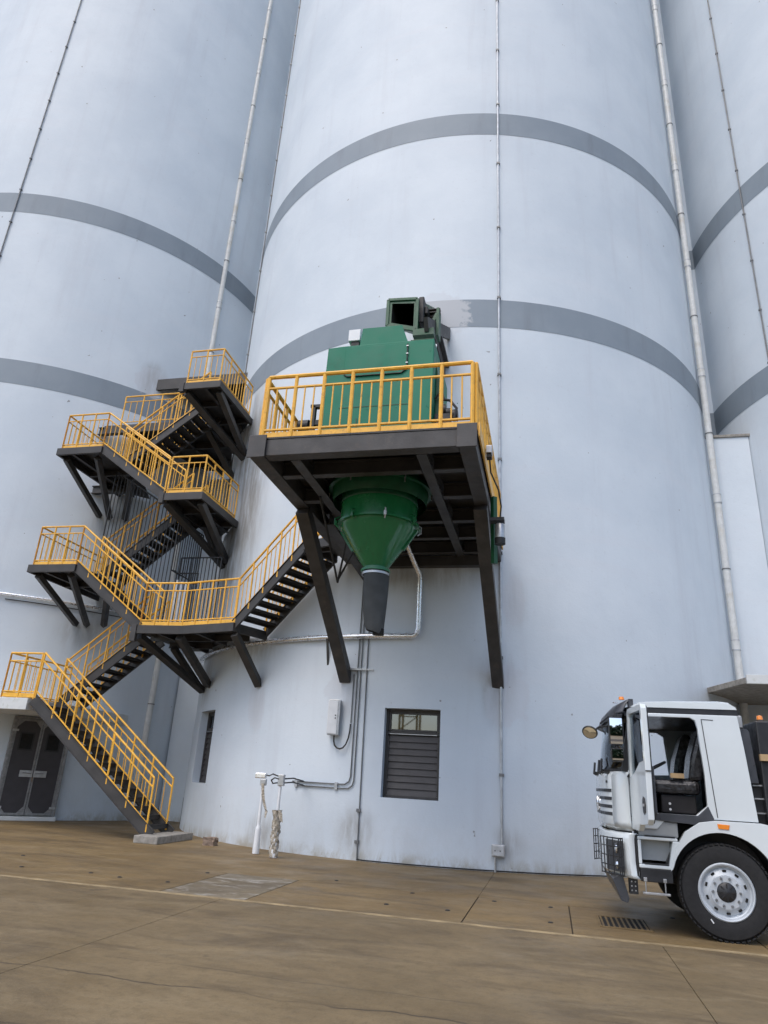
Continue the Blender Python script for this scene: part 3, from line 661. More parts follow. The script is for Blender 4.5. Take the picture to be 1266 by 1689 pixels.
# hopper below
hp = thing('discharge_hopper', (hx, hy, 5), 'glossy dark green conical hopper hanging under the platform', 'hopper')
MB().lathe([(.90, 6.86), (.90, 6.58), (.97, 6.58), (.97, 6.54), (.90, 6.54), (.86, 6.30)], (hx, hy, 0), n=40).build('inlet_ring', M['green_dark'], hp, smooth=True)
MB().lathe([(.71, 6.52), (.70, 6.28), (.70, 5.90), (.755, 5.90), (.755, 5.86), (.69, 5.86), (.665, 5.76), (.22, 5.10), (.22, 5.06), (.265, 5.06), (.265, 5.02), (.21, 5.02)], (hx, hy, 0), n=48).build('cone', M['hopper'], hp, smooth=True, angle=25)
MB().lathe([(.60, 6.50), (.705, 6.40), (.715, 6.30), (.705, 6.27)], (hx, hy, 0), n=40).build('collar', M['green_dark'], hp, smooth=True)
for i in range(8):
    a = R_(22+45*i); c, s = math.cos(a), math.sin(a)
    k = MB(); k.tube([(hx+.74*c, hy+.74*s, 5.80), (hx+.80*c, hy+.80*s, 5.86), (hx+.80*c, hy+.80*s, 5.96), (hx+.72*c, hy+.72*s, 6.0)], .013, 6)
    k.box(hx+.785*c-.022, hx+.785*c+.022, hy+.785*s-.022, hy+.785*s+.022, 5.84, 5.92)
    k.build('clamp', M['hopper'] if i % 3 else M['galv'], hp)
for i in range(6):
    a = R_(10+60*i); c, s = math.cos(a), math.sin(a)
    MB().tube([(hx+.95*c, hy+.95*s, 6.45), (hx+.97*c, hy+.97*s, 6.68)], .014, 6).build('clamp_bolt', M['galv'], hp)
MB().beam((hx+.47, hy+.05, 5.45), (hx+.71, hy+.05, 5.82), .05, .05).build('stiffener', M['hopper'], hp)
MB().beam((hx-.47, hy+.05, 5.45), (hx-.71, hy+.05, 5.82), .05, .05).build('stiffener', M['hopper'], hp)
m = MB(); n = 24; vs = []; rings = [(.225, 5.03), (.228, 4.96), (.22, 4.7), (.205, 4.4), (.185, 4.15), (.165, 4.0), (.15, 3.94)]
for j, (r, z) in enumerate(rings):
    for i in range(n):
        a = 2*math.pi*i/n; rr = r*(1+.05*math.sin(3*a+j*.9)+.03*math.sin(7*a)); zz = z-(.05*math.cos(a) if j > 4 else 0)
        vs.append((hx+.05*j/6+rr*math.cos(a), hy+rr*math.sin(a), zz))
m.add(vs, [(j*n+i, j*n+(i+1) % n, (j+1)*n+(i+1) % n, (j+1)*n+i) for j in range(len(rings)-1) for i in range(n)])
m.build('spout_sleeve', M['canvas'], hp, smooth=True)
MB().lathe([(.232, -.02), (.246, -.02), (.246, .02), (.232, .02)], (hx, hy, 4.98), n=28).build('hose_clip', M['galv'], hp, smooth=True)
MB().tube([(hx+.12, hy-.02, 4.0), (hx+.12, hy-.02, 3.90)], .10, 16).build('spout_tip', M['inside'], hp, smooth=True)

# duct from the silo wall above the machine
du = thing('inlet_duct', (hx, 14, 11.5), 'dark green square duct with open black mouth above the green machine', 'duct')
def sq(c, w, h, up): pass
m = MB(); fx0, fx1 = -3.28, -2.61
def loft(a, b):      # a, b: rings of 4 points
    m.add(a+b, [(i, (i+1) % 4, (i+1) % 4+4, i+4) for i in range(4)])
F = [(fx0, 12.5, 11.02), (fx1, 12.5, 10.84), (fx1, 12.5, 11.68), (fx0, 12.5, 11.72)]
Fi = [(fx0+.09, 12.5, 11.10), (fx1-.07, 12.5, 10.95), (fx1-.07, 12.5, 11.57), (fx0+.09, 12.5, 11.62)]
Bk = [(-3.2, 15.3, 12.75), (-2.6, 15.3, 12.75), (-2.6, 15.3, 13.5), (-3.2, 15.3, 13.5)]
Bi = [(-3.12, 15.2, 12.83), (-2.68, 15.2, 12.83), (-2.68, 15.2, 13.42), (-3.12, 15.2, 13.42)]
loft(Fi, F); loft(F, Bk)
m.build('duct_shell', M['green_dark'], du)
m = MB(); loft(Fi, Bi); m.add(Bi, [(0, 1, 2, 3)]); m.build('duct_lining', M['inside'], du)
m = MB()
for a, b in ((0, 1), (1, 2), (2, 3), (3, 0)): m.beam(F[a], F[b], .07, .06, up=(0, 1, 0))
m.build('mouth_flange', M['green_dark'], du, bevel=.005)
sf = thing('support_frame', (-2.3, 14.2, 11), 'dark steel bracket frame with bolts right of the open square duct', 'bracket')
m = MB().box(-2.50, -2.36, 13.2, 15.25, 11.35, 11.85); m.box(-2.36, -2.26, 13.1, 15.25, 11.62, 11.7); m.build('bracket_plate', M['steel'], sf)
MB().beam((-2.22, 13.1, 11.0), (-2.22, 13.1, 11.75), .06, .3).build('upright', M['green_dark'], sf)
MB().beam((-2.50, 13.0, 11.0), (-2.24, 13.0, 11.62), .04, .08).build('gusset', M['green_dark'], sf)
MB().hbeam((-2.55, 13.1, 11.75), (-2.18, 13.1, 11.75), .12, .1, .015).build('cap_beam', M['steel'], sf)
MB().beam((-2.3, 12.0, 10.6), (-2.3, 15.3, 12.7), .09, .30).build('slide_rail', M['steel'], sf)
MB().beam((-2.6, 12.2, 10.5), (-2.15, 12.2, 10.5), .2, .16).build('foot_beam', M['green_dark'], sf)
for k in range(3): MB().tube([(-2.62+.09*k, 12.55, 10.2), (-2.62+.09*k, 12.9, 11.0)], .02, 6).build('bolt_rod', M['galv'], sf)
m = MB().box(-2.62, -2.5, 12.7, 13.3, 11.2, 11.9); m.box(-2.5, -2.42, 12.8, 13.1, 11.5, 11.7); m.build('actuator', M['rubber'], sf, bevel=.02)

# ---------------------------------------------------------------- pipes and conduits on the walls
def clampy(parent, name, p, s, mat):
    return MB().box(p[0]-s, p[0]+s, p[1]-s*.8, p[1]+s*1.2, p[2]-s*.6, p[2]+s*.6).build(name, mat, parent)
def downpipe(x, y, z0, z1, label, step=1.35, r=.10):
    o = thing('downpipe', (x, y, 0), label, 'downpipe', 'white rain pipes')
    MB().tube([(x, y, z0), (x, y, z1)], r, 16).build('pipe', M['pvc'], o, smooth=True)
    z = z0+.9; i = 0
    while z < z1:
        if i % 2 == 0:
            MB().lathe([(r+.001, -.13), (r+.010, -.13), (r+.010, .13), (r+.001, .13)], (x, y, z), n=16).build('coupling', M['pvc'], o, smooth=True)
            for e in (-.13, .13): MB().lathe([(r+.002, -.012), (r+.016, -.012), (r+.016, .012), (r+.002, .012)], (x, y, z+e), n=16).build('band', M['conduit'], o)
        else:
            MB().lathe([(r+.002, -.015), (r+.014, -.015), (r+.014, .015), (r+.002, .015)], (x, y, z), n=16).build('bracket', M['conduit_dk'], o)
        z += step; i += 1
downpipe(5.0, 20.44, .3, 44, 'white downpipe in the corner between the middle silo and the right silo', 2.15)
downpipe(-12.36, 20.55, .3, 44, 'white downpipe passing behind the staircase on the left silo', 2.2)
def vconduit(side, deg, z0, z1, label, r=.022, step=1.55, mat='conduit', off=.04):
    x, y = arc(side, deg, off)
    o = thing('conduit', (x, y, 0), label, 'conduit', 'thin lightning conductor conduits')
    MB().tube([(x, y, z0), (x, y, z1)], r, 8).build('tube', M[mat], o, smooth=True)
    z = z0+1.3
    while z < z1:
        clampy(o, 'clip', (x, y, z), r*1.7, M['conduit_dk']); z += step
    return o
vconduit('centre', 13.15, .5, 44, 'thin grey conduit running down the middle silo right of the platform', .028, 2.4)
vconduit('left', 13.5, 6, 44, 'thin dark conduit slanting across the top left corner of the left silo', .022, 1.5, 'conduit_dk')
vconduit('right', -60.2, 3, 44, 'thin dark conduit on the right silo near the right edge', .022, 1.9, 'conduit_dk')
vconduit('centre', -63.0, 5, 44, 'dark conduit hugging the shaded left flank of the middle silo', .025, 1.9, 'conduit_dk', off=.03)

# polished pipe along the wall under the landing
sp = thing('silver_pipe', (-4, 15.3, 4.6), 'shiny foil clad pipe running along the middle silo wall beneath the hopper', 'pipe')
pts = [(*arc('centre', a, .10), 4.60) for a in [-58+2.5*i for i in range(23)]]
e = (-2.86, on_wall('centre', -2.86)-.10)
pts = [p for p in pts if p[0] < -2.98]+[(-2.90, e[1], 4.60), (-2.83, e[1], 4.66), (-2.80, e[1], 4.76), (-2.80, e[1], 5.92), (-2.82, e[1]-.02, 6.02), (-2.95, e[1]-.35, 6.36), (-3.05, e[1]-.6, 6.62)]
MB().tube(pts, .060, 12).build('pipe', M['foil'], sp, smooth=True)
for i in (4, 8, 12, 16): MB().lathe([(.0, -.01), (.068, -.01), (.068, .01), (0, .01)], pts[i], 'x', 14).build('joint_band', M['galv'], sp)
MB().beam((-4.98, 15.35, 4.58), (-4.95, 15.5, 3.95), .05, .03).build('bracket', M['steel'], sp)
sp = thing('silver_pipe', (-15, 17.2, 6), 'shiny foil clad pipe crossing the left silo at the left edge', 'pipe')
MB().tube([(*arc('left', a, .08), 6.02) for a in range(14, 60, 2)], .045, 10).build('pipe', M['foil'], sp, smooth=True)
MB().tube([(*arc('left', a, .05), 5.88) for a in range(34, 60, 2)], .015, 6).build('cable', M['rubber'], sp, smooth=True)

# cable bundle down the wall
cb = thing('cable_bundle', (-4, 15.3, 0), 'bundle of thin grey conduits down the wall under the hopper, bending left to the posts', 'cables')
def cwall(x, z, off=.03): return (x, on_wall('centre', x)-off, z)
MB().tube([cwall(-3.98, 6.3), cwall(-3.92, 0.02)], .014, 8).build('conduit', M['conduit_dk'], cb, smooth=True)
MB().tube([cwall(-4.10, 6.3), cwall(-4.10, 1.52), cwall(-4.13, 1.42), cwall(-4.22, 1.36)]+[cwall(-4.22-.13*i, 1.355) for i in range(1, 11)], .014, 8).build('conduit', M['conduit_dk'], cb, smooth=True)
MB().tube([cwall(-4.18, 6.3), cwall(-4.18, 1.60), cwall(-4.21, 1.50), cwall(-4.30, 1.44)]+[cwall(-4.30-.13*i, 1.435) for i in range(1, 11)], .014, 8).build('conduit', M['conduit_dk'], cb, smooth=True)
MB().tube([cwall(-4.26, 3.75), cwall(-4.26, 2.7)], .013, 8).build('conduit', M['conduit_dk'], cb, smooth=True)
p = cwall(-4.10, 3.86)
MB().box(-4.45, -3.80, p[1]-.03, p[1]+.05, 3.84, 3.88).build('cable_bracket', M['galv'], cb)
for x in (-4.5, -5.5): q = cwall(x, 1.395); MB().box(x-.03, x+.03, q[1]-.03, q[1]+.03, 1.32, 1.47).build('clip', M['conduit'], cb)
for z in (.35, .95): q = cwall(-3.95, z); MB().box(-3.99, -3.90, q[1]-.03, q[1]+.03, z-.03, z+.03).build('clip', M['conduit_dk'], cb)
MB().tube([cwall(-3.92, .03, .05)]+[cwall(-3.92+.12*i, .025, .05) for i in range(1, 56)], .013, 6).build('ground_cable', M['rubber'], cb, smooth=True)

# control box with its looped cable
bx = thing('control_box', (-4.62, 15.3, 2.8), 'tall pale grey electrical box on the wall left of the louvred window', 'electrical box')
yw = on_wall('centre', -4.63)
MB().frame((-4.64, yw-.11, 2.80), (.125, .022, 0), (-.016, .10, 0), (0, 0, .38)).build('case', M['galv'], bx, bevel=.012)
MB().frame((-4.655, yw-.222, 2.80), (.105, .0185, 0), (-.001, .006, 0), (0, 0, .35)).build('lid', M['post_white'], bx, bevel=.006)
for z in (2.84, 2.78): MB().lathe([(0, -.01), (.014, -.01), (.014, 0)], (-4.585, yw-.22, z), 'y', 8).build('knob', M['rubber'], bx)
MB().tube([(x, on_wall('centre', x)-o_, z) for x, o_, z in ((-4.62, .1, 2.42), (-4.615, .1, 2.30), (-4.59, .1, 2.22), (-4.53, .1, 2.165), (-4.46, .09, 2.15), (-4.39, .08, 2.175), (-4.33, .07, 2.25), (-4.285, .06, 2.38), (-4.265, .05, 2.52), (-4.26, .04, 2.68))], .017, 8).build('cable', M['rubber'], bx, smooth=True)
# junction box at the foot of the conduit
jb = thing('junction_box', (-1.06, 15.4, .4), 'small grey junction box low on the wall near the truck', 'electrical box')
yj = on_wall('centre', -1.06)
MB().box(-1.19, -.93, yj-.12, yj-.01, .28, .50).build('case', M['galv'], jb, bevel=.01)
MB().box(-1.17, -.95, yj-.135, yj-.122, .30, .48).build('lid', M['conduit'], jb, bevel=.006)
MB().tube([(-1.12, yj-.07, .28), (-1.12, yj-.07, -.01)], .022, 8).build('stub', M['galv'], jb, smooth=True)
for x in (-1.12, -1.02): MB().lathe([(0, -.006), (.012, -.006), (.012, 0)], (x, yj-.136, .39), 'y', 8).build('screw', M['rubber'], jb)
# small meter frame at the valley foot
t = thing('meter_frame', (-11.0, 21.6, .4), 'small dark wire frame with white box at the foot of the silos behind the stairs', 'box')
yj = 20.3
m = MB()
for a in ((-10.62, -10.60, 0, .75), (-10.30, -10.28, 0, .75), (-10.60, -10.30, .73, .75), (-10.60, -10.30, .2, .22)): m.box(a[0], a[1], yj, yj+.02, a[2], a[3])
m.build('frame', M['black'], t); MB().box(-10.54, -10.38, yj+.02, yj+.1, .3, .6).build('box', M['post_white'], t)

# ---------------------------------------------------------------- sensor posts in front of the wall
for i, (x, y) in enumerate(((-5.99, 14.90), (-5.44, 14.48))):
    t = thing('sensor_post', (x, y, 0), ['white sensor post with a tapered foot and dangling tape, left of the wrapped post', 'sensor post wrapped in dirty plastic, right of the white tapered post'][i], 'post', 'two posts by the silo wall')
    MB().lathe([(0, 0), (.10, 0), (.10, .012), (.0, .012)], (x, y, 0), n=4).build('base_plate', M['stone'], t)
    MB().lathe([(.072, .012), (.072, .03), (.060, .46), (.056, .50), (.036, .54), (.034, .58), (.030, 1.40)], (x, y, 0), n=18).build('shaft', M['post_white'], t, smooth=True)
    if i == 0:
        MB().box(x-.19, x+.06, y-.05, y+.05, 1.46, 1.57).build('sensor_head', M['foil'], t, bevel=.02)
        MB().box(x-.06, x+.07, y-.04, y+.04, 1.32, 1.45).build('bracket', M['galv'], t, bevel=.01)
        m = MB(); P = [(x+.02, 1.36), (x+.05, 1.15), (x+.10, .98), (x+.16, .84), (x+.15, .70)]
        for k in range(4):
            a, b = P[k], P[k+1]; wd = .035
            m.add([(a[0]-wd, y-.06, a[1]), (a[0]+wd, y-.08, a[1]), (b[0]+wd, y-.07-.02*k, b[1]), (b[0]-wd, y-.05+.01*k, b[1])], [(0, 1, 2, 3)])
        o = m.build('tape', M['wrap'], t); s = o.modifiers.new('thick', 'SOLIDIFY'); s.thickness = .006
    else:
        MB().box(x-.05, x+.08, y-.05, y+.05, 1.34, 1.56).build('sensor_head', M['galv'], t, bevel=.012)
        MB().tube([(x-.04, y-.02, 1.52), (x-.18, y-.02, 1.56), (x-.34, y+.2, 1.52), (x-.48, y+.38, 1.53)], .013, 6).build('cable', M['rubber'], t, smooth=True)
        MB().tube([(x-.04, y-.02, 1.40), (x-.15, y-.05, 1.38), (x-.19, y-.05, 1.44), (x-.12, y-.05, 1.49), (x-.02, y-.05, 1.47)], .013, 6).build('cable', M['rubber'], t, smooth=True)
        MB().tube([(x+.07, y+.02, 1.48), (x+.16, y+.3, 1.50), (x+.22, y+.8, 1.45), (-5.4, on_wall('centre', -5.4)-.04, 1.44)], .014, 6).build('cable', M['rubber'], t, smooth=True)
        MB().tube([(x+.07, y+.02, 1.40), (x+.16, y+.3, 1.42), (x+.22, y+.8, 1.37), (-5.3, on_wall('centre', -5.3)-.04, 1.36)], .014, 6).build('cable', M['rubber'], t, smooth=True)
        m = MB(); n = 20; rings = 22; vs = []; rnd = random.Random(3)
        for j in range(rings):
            z = .02+.86*j/(rings-1)
            for k in range(n):
                a = 2*math.pi*k/n
                r = .078+.018*math.sin(3*a+z*26)+.012*math.sin(5*a-z*41)+rnd.uniform(-.006, .006)
                if j > 18: r += .015*(j-18)*(.6+.5*math.sin(2*a))
                vs.append((x+r*math.cos(a)*(1 if j < 20 else .8), y+r*math.sin(a), z))
        m.add(vs, [(j*n+k, j*n+(k+1) % n, (j+1)*n+(k+1) % n, (j+1)*n+k) for j in range(rings-1) for k in range(n)])
        m.build('plastic_wrap', M['wrap'], t, smooth=True, angle=180)
        m = MB().add([(x+.04, y-.08, .90), (x+.13, y-.09, .84), (x+.17, y-.10, .66), (x+.10, y-.09, .70), (x+.06, y-.085, .78)], [(0, 1, 2, 3, 4)])
        o = m.build('loose_film', M['wrap'], t); s = o.modifiers.new('thick', 'SOLIDIFY'); s.thickness = .008
# rubble block
import bmesh
def rock(name, c, sx, sy, sz, mat, seed):
    bm = bmesh.new(); bmesh.ops.create_cube(bm, size=1); bmesh.ops.subdivide_edges(bm, edges=bm.edges, cuts=3, use_grid_fill=True)
    r = random.Random(seed)
    for v in bm.verts: v.co = Vector((v.co.x*sx*r.uniform(.86, 1.08), v.co.y*sy*r.uniform(.86, 1.08), max(0, (v.co.z+.5))*sz*r.uniform(.88, 1.05)))
    me = bpy.data.meshes.new(name); bm.to_mesh(me); bm.free(); me.materials.append(mat)
    o = bpy.data.objects.new(name, me); col.objects.link(o); o.location = c; return o
tag(rock('broken_block', (-7.42, 15.75, 0), .26, .24, .17, M['stone'], 5), 'broken brownish block lying on the ground by the middle silo wall', 'rubble')

# ---------------------------------------------------------------- door and canopies
dd = thing('double_door', (*arc('left', 46.1, .0), 0), 'dark metal double door with bare metal trim under the staircase landing', 'door')
DA = 46.0; d = Vector((math.sin(R_(DA)), -math.cos(R_(DA)), 0)); tt = Vector((math.cos(R_(DA)), math.sin(R_(DA)), 0))
c0 = Vector((*arc('left', DA, .06), 0)); UZ = Vector((0, 0, 1)); hw = .70; z0, z1 = .12, 2.62
m = MB()
for s in (-1, 1): m.frame(c0+tt*s*(hw+.04)+UZ*(z0+z1)/2, tt*.04, d*.07, UZ*((z1-z0)/2+.05))
m.frame(c0+UZ*(z1+.03), tt*(hw-.001), d*.07, UZ*.028)
m.build('door_frame', M['doorfr'], dd, bevel=.008)
MB().frame(c0+UZ*(z0-.07)+d*.05, tt*(hw+.1), d*.16, UZ*.05).build('door_sill', M['slabw'], dd, bevel=.01)
for s in (-1, 1):
    a, b = (0.006, hw-.004); cc = c0+tt*s*(a+b)/2; w2 = (b-a)/2
    lf = MB().frame(cc+UZ*(z0+z1)/2, tt*w2, d*.03, UZ*((z1-z0)/2-.01)).build('door_leaf', M['door'], dd, label=None)
    m = MB(); H = (z1-z0)/2-.01; zc = (z0+z1)/2
    for q in (-1, 1):
        m.frame(cc+tt*q*(w2-.022)+d*.036+UZ*zc, tt*.022, d*.006, UZ*H)
        m.frame(cc+d*.036+UZ*(zc+q*(H-.025)), tt*(w2-.045), d*.006, UZ*.025)
        for r in (-1, 1):
            pts = [cc+tt*q*(w2-.045)+UZ*(zc+r*(H-.051)), cc+tt*q*(w2-.20)+UZ*(zc+r*(H-.051)), cc+tt*q*(w2-.045)+UZ*(zc+r*(H-.22))]
            m.add([p+d*.031 for p in pts]+[p+d*.041 for p in pts], [(0, 1, 2), (3, 5, 4), (0, 3, 4, 1), (1, 4, 5, 2), (2, 5, 3, 0)])
    m.build('edge_trim', M['doorfr'], lf)
    MB().frame(cc+d*.033+UZ*2.02, tt*.19, d*.004, UZ*.24).build('vision_frame', M['black'], lf)
    MB().frame(cc+d*.040+UZ*2.02, tt*.15, d*.002, UZ*.20).build('vision_panel', M['inside'], lf)
    MB().frame(c0+tt*s*.18+d*.05+UZ*1.18, tt*.165, d*.008, UZ*.085).build('lock_plate', M['galv'], lf, bevel=.003)
    MB().tube([c0+tt*s*.05+d*.075+UZ*1.19, c0+tt*s*.27+d*.075+UZ*1.20], .012, 6).build('handle', M['doorfr'], lf)
    for zz in (.32, 2.3): MB().frame(c0+tt*s*(hw-.02)+d*.06+UZ*zz, tt*.08, d*.012, UZ*.028).build('hinge', M['galv'], lf)
MB().tube([c0+d*.07+UZ*1.10, c0+d*.08+tt*.01+UZ*.98], .018, 6).build('padlock', M['stone'], dd)
cl = MB().prism([(-20.5, 15.36), (-12.66, 15.36), (-12.66, 17.4), (-12.66, 19.9), (-13.6, 18.42), (-15.0, 17.1), (-17, 16.0), (-20.5, 15.5)], 2.70, 2.985)
tag(cl.build('concrete_canopy', M['slabw'], at=(-14, 16, 2.7), bevel=.012), 'white concrete canopy slab over the dark double door, carrying the lowest landing', 'canopy')
cr = thing('concrete_canopy', (6, 17.5, 4), 'white concrete canopy behind the truck cab at the right edge', 'canopy')
MB().prism([(4.30, 17.0), (15, 17.0), (15, 16.2), (14, 15.5), (12, 15.8), (9, 17.2), (7, 19.2), (5.6, 21.2), (4.75, 20.7)], 3.96, 4.13) if 0 else None
MB().prism([(4.22, 16.7), (16, 16.7), (16, 23), (4.75, 23), (3.72, 18.75)], 3.97, 4.10).build('slab', M['conc'], cr, bevel=.01)
MB().box(4.20, 16, 16.62, 16.698, 3.95, 4.14).build('fascia', M['slabw'], cr, bevel=.006)
MB().box(6.6, 6.75, 17.2, 20, 3.70, 3.969).build('rib', M['slabw'], cr)

# ---------------------------------------------------------------- the truck (drives towards -x; near side at y = TY)
TY, TF = 10.20, 12.62
tk = thing('truck', (3.5, 11.4, 0), 'white heavy truck cab with its driver door open, parked at the right edge', 'truck')
# near and far cab sides with door openings
side = [(1.02, 1.19), (1.00, 1.55), (.96, 1.86), (1.00, 2.2), (1.10, 2.62), (2.40, 2.62), (2.44, 2.20), (2.50, 1.345), (1.98, 1.345), (1.93, 1.30), (1.40, 1.30), (1.30, 1.19)]
hole = [(1.10, 1.42), (1.06, 1.86), (1.10, 2.2), (1.20, 2.54), (1.24, 2.575), (1.82, 2.575), (1.88, 2.54), (1.90, 2.45), (1.93, 1.86), (1.925, 1.50), (1.78, 1.38), (1.14, 1.38)]
MB().prism(side, TY, TY+.07, 'xz', [hole]).build('cab_side', M['truck'], tk, bevel=.008)
fh = [(1.10, 1.86), (1.14, 2.2), (1.20, 2.50), (1.24, 2.54), (1.70, 2.54), (1.80, 2.48), (1.84, 1.90)]
MB().prism(side, TF-.07, TF, 'xz', [fh]).build('cab_side', M['truck'], tk, bevel=.008)
# roof
rp = [(1.08, 2.70), (1.20, 2.775), (1.6, 2.80), (2.2, 2.815), (2.32, 2.80), (2.39, 2.74), (2.405, 2.695), (1.08, 2.695)]
m = MB(); ys = [TY+.0, TY+.05, TY+.2, (TY+TF)/2, TF-.2, TF-.05, TF]; hs = [.72, .9, 1, 1.04, 1, .9, .72]; vs = []; k = len(rp)
for y, h in zip(ys, hs): vs += [(x, y, 2.695+(z-2.695)*h) for x, z in rp]
m.add(vs, [(i*k+j, i*k+(j+1) % k, (i+1)*k+(j+1) % k, (i+1)*k+j) for i in range(6) for j in range(k)]+[tuple(range(k)), tuple(6*k+j for j in range(k))])
m.build('roof', M['truck'], tk, smooth=True)
MB().box(1.12, 2.415, TY+.012, TF-.012, 2.622, 2.694).build('roof_band', M['blackpl'], tk)
MB().prism([(2.36, 1.36), (2.49, 1.36), (2.43, 2.2), (2.395, 2.61), (2.34, 2.61)], TY+.071, TF-.071, 'xz').build('rear_wall', M['truck'], tk)
MB().box(1.0, 2.45, TY+.075, TF-.075, 1.31, 1.36).build('floor_pan', M['blackpl'], tk)
MB().box(1.0, 2.30, TY+.09, TF-.09, 2.585, 2.618).build('headliner', M['dkgrey'], tk)
MB().box(2.30, 2.335, TY+.09, TF-.09, 1.37, 2.58).build('inner_back', M['seat'], tk)
# swept front: plan profile for one side mirrored
half = [(.98, TY+.005), (.90, TY+.09), (.80, TY+.24), (.73, TY+.48), (.69, TY+.80)]
prof = half+[(x, TY+TF-y) for x, y in reversed(half)]
def shell(name, mat, levels, close=False, parent=None, smooth=True):     # levels: (z, dx, scale)
    m = MB(); n = len(prof); vs = []
    for z, dx in levels: vs += [(x+dx*(1 if isinstance(dx, (int, float)) else 0), y, z) for x, y in prof]
    m.add(vs, [(i*n+j, i*n+j+1, (i+1)*n+j+1, (i+1)*n+j) for i in range(len(levels)-1) for j in range(n-1)])
    o = m.build(name, mat, parent or tk, smooth=smooth, angle=35)
    s = o.modifiers.new('thick', 'SOLIDIFY'); s.thickness = .03; s.offset = 0
    return o
shell('front_panel', M['truck'], [(1.15, .03), (1.22, -.005), (1.5, 0), (1.80, .0), (1.86, .05)])
shell('windscreen', M['carglass'], [(1.90, .06), (2.2, .09), (2.50, .14)])
shell('cowl', M['blackpl'], [(1.84, .04), (1.92, .075)])
shell('header', M['blackpl'], [(2.50, .13), (2.62, .17), (2.70, .26)])
for y in (TY+.02, TF-.02): MB().beam((.96, y, 1.86), (1.09, y, 2.62), .09, .10, up=(1, 0, 0)).build('pillar', M['blackpl'], tk, bevel=.01)
# corner deflector panels (white) in front of the door
for y0, s in ((TY, 1), (TF, -1)):
    P = [(.80, y0+s*.20), (.88, y0+s*.07), (.99, y0-s*.012)]
    m = MB(); vs = []
    for z, e in ((1.18, .0), (1.25, -.03), (1.6, -.03), (1.80, -.02), (1.855, .03)): vs += [(x+e*.5+.0, y-s*.02+e*0, z+(.03 if i == 2 and z > 1.8 else 0)) for i, (x, y) in enumerate(P)]
    m.add(vs, [(i*3+j, i*3+j+1, (i+1)*3+j+1, (i+1)*3+j) for i in range(4) for j in range(2)])
    o = m.build('corner_panel', M['truck'], tk, smooth=True, angle=60); sm = o.modifiers.new('thick', 'SOLIDIFY'); sm.thickness = .03
# grille slots, emblem ring
for z in (1.62, 1.52, 1.42, 1.33):
    m = MB(); Q = [(x-.012, y) for x, y in prof if TY+.2 < y < TF-.2]
    for a, b in zip(Q[:-1], Q[1:]): m.beam((*a, z), (*b, z), .02, .04)
    m.build('grille_slot', M['blackpl'], tk)
MB().lathe([(.085, -.012), (.11, -.012), (.11, .012), (.085, .012)], (.655, (TY+TF)/2, 1.45), 'x', 24).build('emblem_ring', M['chrome'], tk)
MB().beam((.74, TY+.36, 1.73), (.73, TY+.50, 1.73), .012, .03).build('badge', M['rubber'], tk)
# wipers / grab irons under the screen
for y in (TY+.3, TY+.85, TF-.5):
    m = MB().tube([(.70, y, 1.84), (.665, y-.02, 1.86), (.685, y, 2.02)], .018, 6); m.tube([(.69, y, 1.86), (.80, y+.1, 1.85)], .028, 6)
    m.build('wiper', M['blackpl'], tk)
# bumper with lamps
m = MB(); hb = [(1.01, TY-.005), (.94, TY+.0), (.82, TY+.14), (.71, TY+.40), (.66, TY+.75)]; pb = hb+[(x, TY+TF-y) for x, y in reversed(hb)]; n = len(pb); vs = []
for z, dx in ((.60, .05), (.64, .01), (.80, .0), (1.05, .0), (1.10, .01), (1.125, .04)): vs += [(x+dx, y, z) for x, y in pb]
m.add(vs, [(i*n+j, i*n+j+1, (i+1)*n+j+1, (i+1)*n+j) for i in range(5) for j in range(n-1)])
o = m.build('bumper', M['truck'], tk, smooth=True, angle=35); s = o.modifiers.new('thick', 'SOLIDIFY'); s.thickness = .03
MB().prism([(.90, TY+.5), (.80, TY+.5), (.80, TF-.5), (.90, TF-.5)], 1.0, 1.2).build('intake', M['blackpl'], tk)
MB().prism([(1.0, TY+.08), (.86, TY+.2), (.78, TY+.45), (.78, TF-.45), (1.0, TF-.08)], 1.121, 1.16).build('bumper_gap', M['blackpl'], tk)
for y0, s in ((TY, 1), (TF, -1)):
    hl = MB(); P = [(.885, y0+s*.045), (.79, y0+s*.16), (.70, y0+s*.38)]
    vs = []
    for z in (.66, 1.02): vs += [(x-.016, y-s*.016, z) for x, y in P]
    hl.add(vs, [(0, 1, 4, 3), (1, 2, 5, 4)])
    h = hl.build('headlight', M['dkgrey'], tk); sm = h.modifiers.new('thick', 'SOLIDIFY'); sm.thickness = .012
    for z in (.74, .93):
        MB().lathe([(0, -.03), (.055, -.02), (.065, .0), (0, .0)], (.80, y0+s*.12, z), 'x', 16).build('lamp', M['chrome'], h, smooth=True)
    gd = MB()
    P2 = [(.885, y0+s*.02), (.84, y0-s*.0), (.72, y0+s*.17), (.64, y0+s*.36)]
    for z in (.63, .73, .84, .95, 1.05):
        gd.tube([(x-.02, y-s*.02, z) for x, y in P2], .007, 6)
    for k in (0, .17, .34, .52, .7, .86, 1):
        q = k*2.999; i = min(2, int(q)); f = q-i
        x = P2[i][0]*(1-f)+P2[i+1][0]*f-.02; y = P2[i][1]*(1-f)+P2[i+1][1]*f-s*.02
        gd.tube([(x, y, .62), (x, y, 1.06)], .007, 6)
    gd.build('lamp_guard', M['blackpl'], tk)
m = MB().prism([(.80, .62), (.72, .58), (.82, .33), (.90, .31), (.92, .36), (.86, .60)], TY+.12, TF-.12, 'xz'); m.build('skid_beam', M['dkgrey'], tk, bevel=.01)
MB().box(.93, 1.03, TY+.10, TY+.26, .42, .62).build('tow_bracket', M['blackpl'], tk)
